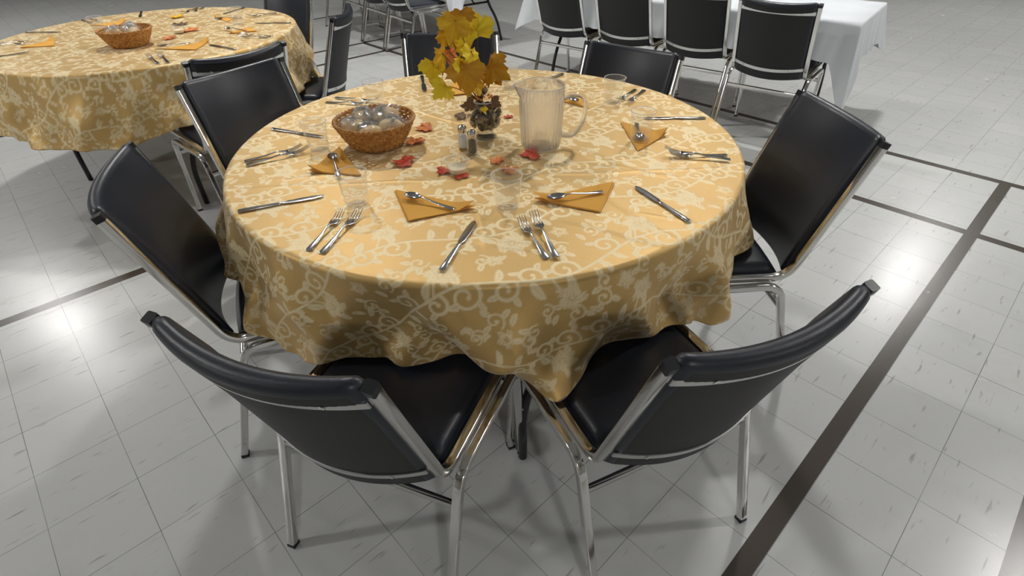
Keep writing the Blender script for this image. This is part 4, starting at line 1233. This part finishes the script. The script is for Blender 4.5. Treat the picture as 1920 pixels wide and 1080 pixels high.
# ------------------------------------------------------------------ long tables with white cloths
def long_table(corner, dirx, diry, L, Wd, H, label, cloth_label, drop=.40, tip=.12, legs_black=True, seed=1):
    """corner: near-right top corner; dirx: unit vector along the length away from it; diry: across"""
    dx = Vector(dirx).normalized(); dy = Vector(diry).normalized(); c0 = Vector((corner[0], corner[1], 0))
    cen = c0 + dx * L / 2 + dy * Wd / 2
    rz = math.atan2(dx.y, dx.x)
    root = empty('folding_table', (cen.x, cen.y, 0), rz)
    b = MB(); b.box((0, 0, H - .018), (L - .01, Wd - .01, .03)); b.build('tabletop', M['wood'], root, smooth=False)
    for sx in (-1, 1):
        for sy in (-1, 1):
            x = sx * (L / 2 - .22)
            b = MB(); b.tube(round_path([(x, sy * (Wd / 2 - .05), .004), (x, sy * (Wd / 2 - .10), .22), (x, sy * .16, .40), (x, sy * .13, H - .034)], .1, 6), .0135, 12)
            b.build('leg', M['blackmetal'], root)
        b = MB(); b.tube([(sx * (L / 2 - .22), -.17, .40), (sx * (L / 2 - .22), .17, .40)], .010, 10); b.build('crossbar', M['blackmetal'], root)
        b = MB(); b.tube([(sx * (L / 2 - .22), 0, .40), (sx * (L / 2 - .75), 0, H - .034)], .007, 8); b.build('brace', M['blackmetal'], root)
    tag(root, label, 'table')
    # cloth: rings around the table
    hx, hy = L / 2, Wd / 2
    per = []
    stp = .012
    def side(a, b_):
        n = max(2, int((Vector(b_) - Vector(a)).length / stp))
        return [Vector(a).lerp(Vector(b_), i / n) for i in range(n)]
    pts = side((-hx, -hy, 0), (hx, -hy, 0)) + side((hx, -hy, 0), (hx, hy, 0)) + side((hx, hy, 0), (-hx, hy, 0)) + side((-hx, hy, 0), (-hx, -hy, 0))
    n = len(pts); rnd_ = random.Random(seed)
    rows = []
    for s in (0.02, .5, .9, 1.0): rows.append([(p.x * s, p.y * s, H) for p in pts])
    K = 26
    for k in range(1, K + 1):
        t = k / K; row = []
        for i, p in enumerate(pts):
            # outward direction, blended at the corners
            ox = max(0, (abs(p.x) - (hx - .10)) / .10); oy = max(0, (abs(p.y) - (hy - .10)) / .10)
            cn = min(ox, oy) if (ox > 0 and oy > 0) else 0
            d = Vector(((1 if p.x > 0 else -1) * (ox ** 1.0 if abs(abs(p.y) - hy) < 1e-6 else 1), (1 if p.y > 0 else -1) * (1 if abs(abs(p.y) - hy) < 1e-6 else oy), 0))
            if d.length > 0: d.normalize()
            u = i / n * 2 * PI
            wv = .012 * math.sin(38 * u + 2 * math.sin(5 * u) + seed) + .004 * math.sin(83 * u + 1.3 * t)
            tp = tip if (p.x < 0 and p.y > 0) else H - drop - .10
            dr_ = drop + (H - tp - drop) * cn ** 1.2
            out = (.006 + .03 * t + wv * t) + .07 * cn * t
            row.append((p.x + d.x * out, p.y + d.y * out, H - .004 - dr_ * t * (1 - .03 * cn)))
        rows.append(row)
    V = np.array(rows)
    me = grid_mesh('tablecloth', V[:, ::-1], True)
    # close the middle
    bm = bmesh.new(); bm.from_mesh(me); bm.verts.ensure_lookup_table()
    bm.faces.new([bm.verts[i] for i in range(n)]); bmesh.ops.recalc_face_normals(bm, faces=bm.faces); bm.to_mesh(me); bm.free()
    me.materials.append(M['white_cloth'])
    o = bpy.data.objects.new('tablecloth', me); C.objects.link(o); o.location = (cen.x, cen.y, .002); o.rotation_euler = (0, 0, rz)
    tag(o, cloth_label, 'tablecloth')
long_table((2.072, 3.382), (-.776, .630, 0), (.630, .776, 0), 2.44, .76, .722, 'long folding table under the white cloth at the upper right', 'white tablecloth with a draped corner at the upper right', drop=.225, tip=.14)
long_table((-.50, 5.75), (-.60, .80, 0), (.80, .60, 0), 2.44, .76, .735, 'far folding table with black legs behind the yellow bouquet', 'white tablecloth on the far table behind the row of far chairs', drop=.24, tip=.25, seed=3)
